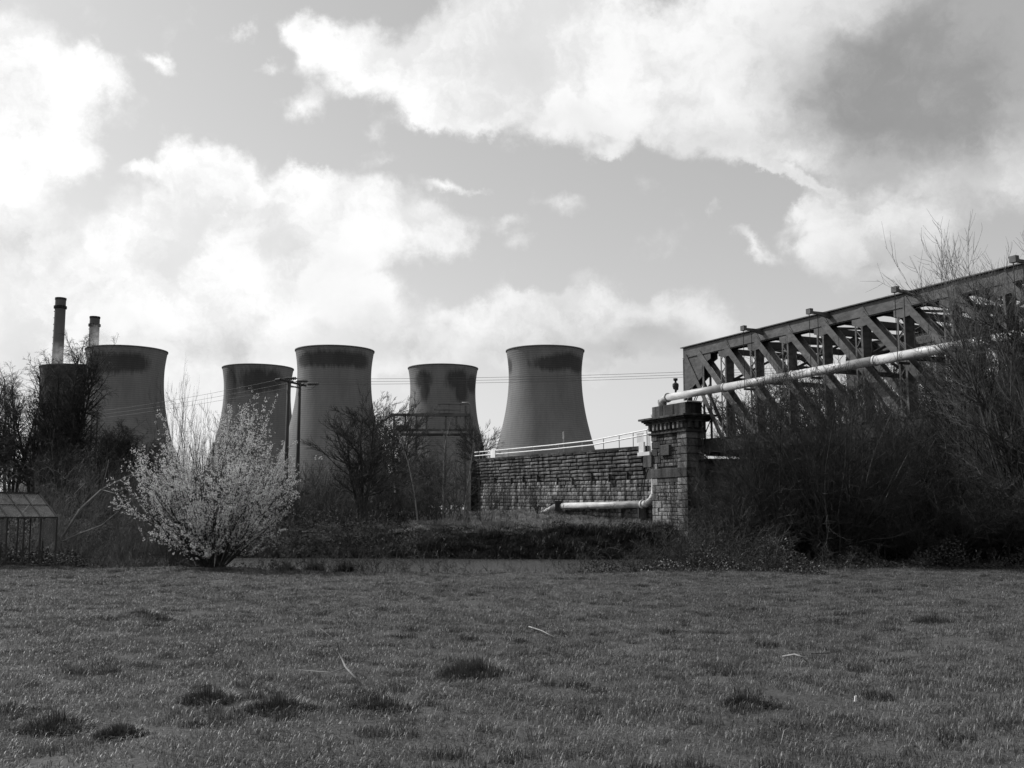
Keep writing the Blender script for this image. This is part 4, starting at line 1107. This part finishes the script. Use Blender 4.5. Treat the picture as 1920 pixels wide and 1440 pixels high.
leaf_scatter('dark_fill', [(7, 26, 36, 46, 60000, 2.7, .04, .10, .5), (-22, -9, 38.5, 44, 50000, 2.3, .03, .08, .9), (-21, -15.0, 36.5, 40, 40000, 1.5, .02, .06, 0), (-200, 260, 170, 250, 70000, 8.0, .2, .55, .05)], 'brush_dark', 'loose dark leaf-sized faces added to darken the inside of the thickets', 'undergrowth')  # added dark fill so that gaps between the twigs read dark

# ------------------------------------------------------------------ grass
def blades(n, rad, h0, h1, wd, lean=.35, seed=1, dome=False):
    r = np.random.default_rng(seed); a = r.uniform(0, 2*np.pi, n); q = rad*np.sqrt(r.uniform(0, 1, n))
    x, y = q*np.cos(a), q*np.sin(a); h = r.uniform(h0, h1, n); b = r.uniform(0, 2*np.pi, n); l = r.uniform(.1, 1, n)*lean*h*1.6
    if dome: b = a + r.normal(0, .7, n); h = h*(1.1-.75*(q/rad)**2); l = h*lean*1.6*(.3+q/rad)*r.uniform(.5, 1.2, n)
    dx, dy = np.cos(b), np.sin(b); sx2, sy2 = -dy*wd/2, dx*wd/2; z0 = np.full(n, -.01)
    p0 = np.stack([x-sx2, y-sy2, z0], 1); p1 = np.stack([x+sx2, y+sy2, z0], 1)
    mx, my, mz = x+dx*l*.35, y+dy*l*.35, h*.6
    p2 = np.stack([mx+sx2*.8, my+sy2*.8, mz], 1); p3 = np.stack([mx-sx2*.8, my-sy2*.8, mz], 1); tz = h*(1-.25*(l/h)**1.0)
    p4 = np.stack([x+dx*l, y+dy*l, tz], 1)
    V = np.stack([p0, p1, p2, p3, p4], 1).reshape(-1, 3); i = np.arange(n)*5
    return V, np.concatenate([np.stack([i, i+1, i+2], 1), np.stack([i, i+2, i+3], 1), np.stack([i+3, i+2, i+4], 1)])
def spread_group(nm, ymin, ymax, zmin, dens, smin, smax, nscale, seed, patch=False, xr=46):
    ng = bpy.data.node_groups.new(nm, 'GeometryNodeTree')
    ng.interface.new_socket('Geometry', in_out='INPUT', socket_type='NodeSocketGeometry'); ng.interface.new_socket('Geometry', in_out='OUTPUT', socket_type='NodeSocketGeometry')
    N_ = lambda t, **k: [setattr(n, a, b) for n in [ng.nodes.new(t)] for a, b in k.items()] and n if False else _mk(ng, t, k)
    gi = N_('NodeGroupInput'); go = N_('NodeGroupOutput'); oi = N_('GeometryNodeObjectInfo'); oi.inputs['Object'].default_value = ground
    pos = N_('GeometryNodeInputPosition'); sep = N_('ShaderNodeSeparateXYZ'); ng.links.new(pos.outputs[0], sep.inputs[0])
    def mth(op, a, b):
        n = N_('ShaderNodeMath', operation=op)
        for i, v in enumerate((a, b)):
            if isinstance(v, (int, float)): n.inputs[i].default_value = v
            else: ng.links.new(v, n.inputs[i])
        return n.outputs[0]
    f = mth('MULTIPLY', mth('GREATER_THAN', sep.outputs[1], ymin), mth('LESS_THAN', sep.outputs[1], ymax))
    f = mth('MULTIPLY', f, mth('GREATER_THAN', sep.outputs[2], zmin)); f = mth('MULTIPLY', f, mth('LESS_THAN', mth('ABSOLUTE', sep.outputs[0], 0), xr))
    # only where the photograph, or a view a step aside, could see it
    f = mth('MULTIPLY', f, mth('LESS_THAN', mth('ABSOLUTE', sep.outputs[0], 0), mth('ADD', mth('MULTIPLY', sep.outputs[1], .62), 5.0)))
    nz_ = N_('ShaderNodeTexNoise'); nz_.inputs['Scale'].default_value = nscale; nz_.inputs['Detail'].default_value = 3; ng.links.new(pos.outputs[0], nz_.inputs['Vector'])
    if patch:
        f = mth('MULTIPLY', f, mth('GREATER_THAN', nz_.outputs['Fac'], patch))
    di = N_('GeometryNodeDistributePointsOnFaces'); ng.links.new(oi.outputs['Geometry'], di.inputs['Mesh']); di.inputs['Seed'].default_value = seed
    ng.links.new(mth('MULTIPLY', f, dens), di.inputs['Density'])
    rv = N_('FunctionNodeRandomValue', data_type='FLOAT_VECTOR'); rv.inputs[0].default_value = (-.06, -.06, 0); rv.inputs[1].default_value = (.06, .06, 6.283)
    mr_ = N_('ShaderNodeMapRange'); ng.links.new(nz_.outputs['Fac'], mr_.inputs[0]); mr_.inputs[1].default_value = .38; mr_.inputs[2].default_value = .72; mr_.inputs[3].default_value = smin; mr_.inputs[4].default_value = smax
    rs2 = N_('FunctionNodeRandomValue', data_type='FLOAT'); rs2.inputs[2].default_value = .75; rs2.inputs[3].default_value = 1.25
    s_ = mth('MULTIPLY', mr_.outputs[0], rs2.outputs[1])
    cx_ = N_('ShaderNodeCombineXYZ'); cx_.inputs[0].default_value = 1; cx_.inputs[1].default_value = 1; ng.links.new(s_, cx_.inputs[2])
    ip = N_('GeometryNodeInstanceOnPoints'); ng.links.new(di.outputs['Points'], ip.inputs['Points']); ng.links.new(gi.outputs[0], ip.inputs['Instance'])
    ng.links.new(rv.outputs[0], ip.inputs['Rotation']); ng.links.new(cx_.outputs[0], ip.inputs['Scale']); ng.links.new(ip.outputs[0], go.inputs[0]); return ng
def _mk(ng, t, k):
    n = ng.nodes.new(t)
    for a, b in k.items(): setattr(n, a, b)
    return n
def grass_layer(name, n, rad, h0, h1, wd, lean, seed, mat, label, grp):
    V, Fa = blades(n, rad, h0, h1, wd, lean, seed); o = np_mesh(name, V, Fa, M[mat]); tag(o, label, 'grass', kind='stuff')
    md = o.modifiers.new('spread', 'NODES'); md.node_group = grp; return o
grass_layer('meadow_grass', 260, .36, .015, .05, .006, 1.3, 1, 'grass', 'short rough meadow grass across the foreground', spread_group('spread_short', 3, 37, -.6, 9.0, .7, 1.7, 2.2, 1))
grass_layer('grass_tufts', 90, .10, .03, .10, .006, 1.0, 2, 'grass', 'taller coarse grass tufts scattered over the meadow', spread_group('spread_tufts', 3, 37, -.7, 9.0, .5, 1.5, 1.9, 5, patch=.55))
grass_layer('dry_straws', 9, .2, .03, .12, .005, .9, 3, 'straw', 'pale dry straws lying among the meadow grass', spread_group('spread_straw', 3, 37, -.6, 1.4, .5, 1.3, 1.6, 9))
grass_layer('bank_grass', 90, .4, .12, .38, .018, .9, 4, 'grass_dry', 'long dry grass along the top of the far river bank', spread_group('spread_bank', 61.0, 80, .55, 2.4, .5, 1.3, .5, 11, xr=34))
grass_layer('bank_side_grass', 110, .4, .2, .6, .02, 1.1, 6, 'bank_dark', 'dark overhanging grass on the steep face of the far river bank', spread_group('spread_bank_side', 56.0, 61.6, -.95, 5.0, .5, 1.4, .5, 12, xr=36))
grass_layer('small_dark_tufts', 150, .15, .03, .085, .006, .7, 7, 'tussock', 'small dark grass tufts dotted over the meadow', spread_group('spread_dark', 3, 37, -.5, 1.5, .6, 1.5, 1.3, 21, patch=.53))
# bigger tussocks one can pick out
def tussock(px, py, s, label):
    d = ray(px, py); t_ = EYE/-d.z; x, y = d.x*t_, d.y*t_
    V, Fa = blades(int(900*max(1, s)**2), 0.34*s, .06*s, .17*s, .006, .55, int(px), True); V = V.copy(); V[:, 2] += .04*s*np.exp(-(V[:, 0]**2+V[:, 1]**2)/(.03*s*s)); o = np_mesh('grass_tussock', V, Fa, M['tussock'])
    o.location = (x, y, float(gh(x, y))); tag(o, label, 'tussock', 'dark grass tussocks in the meadow')
for a_ in ((895, 1262, 1.3, 'largest dark grass mound in the middle of the meadow'), (108, 1368, .85, 'dark bushy tussock near the bottom left corner'),
           (392, 1318, .8, 'tussock with pale blades left of centre, above two lower ones'), (530, 1338, .9, 'round tussock in front of the forked stick'),
           (712, 1335, 1.0, 'broad dark tussock just left of the bottom centre'), (228, 1388, .6, 'dark tussock right of the bottom left one'),
           (1755, 1172, 1.1, 'dark tussock on the right side of the meadow near the shrubs'), (22, 1338, .5, 'small dark tussock at the left edge of the meadow'),
           (1405, 1335, .7, 'tussock of pale upright blades in the right half of the meadow'), (268, 1160, .8, 'left of two small dark tufts in the left meadow'), (300, 1165, .8, 'right of two small dark tufts in the left meadow')):
    tussock(*a_)
def rush(px, Y, H, R_, label, n=500, mat='brush_dark', lean=.5):
    x = X(px, Y, 0); V, Fa = blades(n, R_*.55, H*.4, H, .012, lean, int(px)+7, True); o = np_mesh('rush_clump', V, Fa, M[mat]); o.location = (x, Y, float(gh(x, Y))-.05); tag(o, label, 'rushes', 'rush clumps on the water edge')
rush(537, 32.2, .5, .5, 'leftmost dark rush clump at the water edge'); rush(590, 32.4, .6, .6, 'middle dark rush clump at the water edge'); rush(648, 32.2, .65, .65, 'rightmost and largest dark rush clump at the water edge', 700)
thicket('reeds', [(-7, 2, 29.5, 32, 260, .3, 1.0, .007, 2), (-16, -7, 31.5, 33.5, 160, .15, .5, .006, 3)], 'bark', 'thin bare reeds and twigs along the near water edge', 'reeds')

# fallen sticks, litter
def on_ground(px, py, z=.05):
    d = ray(px, py); t_ = (EYE-z)/-d.z; return Vector((d.x*t_, d.y*t_, z + float(gh(d.x*t_, d.y*t_))))
m = MB(); f0 = on_ground(668, 1270); f1 = on_ground(648, 1252, .1)
stick(m, [f0, f1, on_ground(636, 1225, .18), at(633, 1205, f1.y)], .012, .008)
stick(m, [at(633, 1205, f1.y), at(615, 1190, f1.y+.1), at(600, 1178, f1.y+.1)], .007, .003); stick(m, [at(633, 1205, f1.y), at(640, 1201, f1.y), at(655, 1204, f1.y)], .006, .003)
stick(m, [at(634, 1212, f1.y), at(612, 1202, f1.y), at(585, 1205, f1.y)], .006, .003); stick(m, [f1, on_ground(620, 1262, .06), on_ground(560, 1258, .04)], .007, .003)
tag(m.build('fallen_branch', M['dry_stick'], smooth=True), 'forked dead twig standing up out of the grass left of centre', 'stick')
m = MB(); stick(m, [on_ground(992, 1172, .06), on_ground(1015, 1186, .07), on_ground(1040, 1197, .04)], .011, .006)
tag(m.build('fallen_branch', M['dry_stick'], smooth=True), 'short pale straight stick lying in the middle meadow', 'stick')
m = MB(); a0 = on_ground(1468, 1228, .08); stick(m, [a0, on_ground(1490, 1227, .12), on_ground(1505, 1233, .1), on_ground(1514, 1241, .05)], .012, .009); stick(m, [on_ground(1505, 1233, .1), on_ground(1520, 1229, .1)], .007, .004)
tag(m.build('fallen_branch', M['dry_stick'], smooth=True), 'curved bleached stick lying in the right half of the meadow', 'stick')
m = MB(); stick(m, [on_ground(1520, 1221, .04), on_ground(1556, 1220, .05)], .008, .005)
tag(m.build('fallen_branch', M['bark_dark'], smooth=True), 'thin dark stick lying right of the bleached curved stick', 'stick')
rr_ = random.Random(8); m = MB(); pc = at(597, 858, 66)
for (dx, dz) in ((-.2, 0), (-.15, .12), (-.18, -.1), (.1, .02), (.18, .06), (.05, -.05), (.22, -.08)):
    m.box(pc+Vector((dx, 0, dz)), (.09, .03, .07), (Vector((.8,.1,.6)), Vector((0,1,0)), Vector((-.6,0,.8))))
tag(m.build('plastic_scrap', M['litter']), 'white plastic scraps caught in branches left of the round bare tree', 'litter')
m = MB(); p_ = on_ground(1605, 1335, .0); m.box(p_+UP*.05, (.018, .012, .045), (Vector((1,.2,.1)), Vector((0,1,0)), Vector((.1,0,1))))
tag(m.build('litter_piece', M['litter']), 'tiny white scrap standing in the grass at lower right', 'litter')
print('plant tris', TOT[0], 'objects', len(bpy.data.objects))

# steam drifting past the chimneys from the cooling towers
def steam(px, py, Y, rx, ry, label, dens):
    c = at(px, py, Y); m = MB(); n_ = 16
    prof = [(math.sin(math.pi*i/10)*1.0, -math.cos(math.pi*i/10)) for i in range(11)]
    m.lathe((0,0,0), prof, 20); o = m.build('steam', None); o.location = c; o.scale = (rx/F_PX*Y, 22, ry/F_PX*Y)
    a = NT('steam'); a.t.nodes.remove(a.b); v = a.n('ShaderNodeVolumePrincipled'); v.inputs['Color'].default_value = (.97,)*3+(1,)
    g = a.n('ShaderNodeTexGradient', gradient_type='SPHERICAL'); tcx = a.n('ShaderNodeTexCoord'); a.l(tcx.outputs['Object'], g.inputs[0])
    f = a.noise(tcx.outputs['Object'], 2.2, 4, .6, .5)
    d_ = a.math('MULTIPLY', a.math('MULTIPLY', g.outputs['Fac'], a.ramp(f, .42, .62, 0, 1)), dens); a.l(d_, v.inputs['Density'])
    a.l(v.outputs[0], a.out.inputs['Volume']); o.data.materials.append(a.m)
    tag(o, label, 'steam', kind='stuff')
steam(112, 668, 900, 26, 30, 'thin steam veiling the foot of the taller chimney', .05)
steam(186, 640, 900, 28, 36, 'thin steam behind the rim of the left cooling tower', .07)
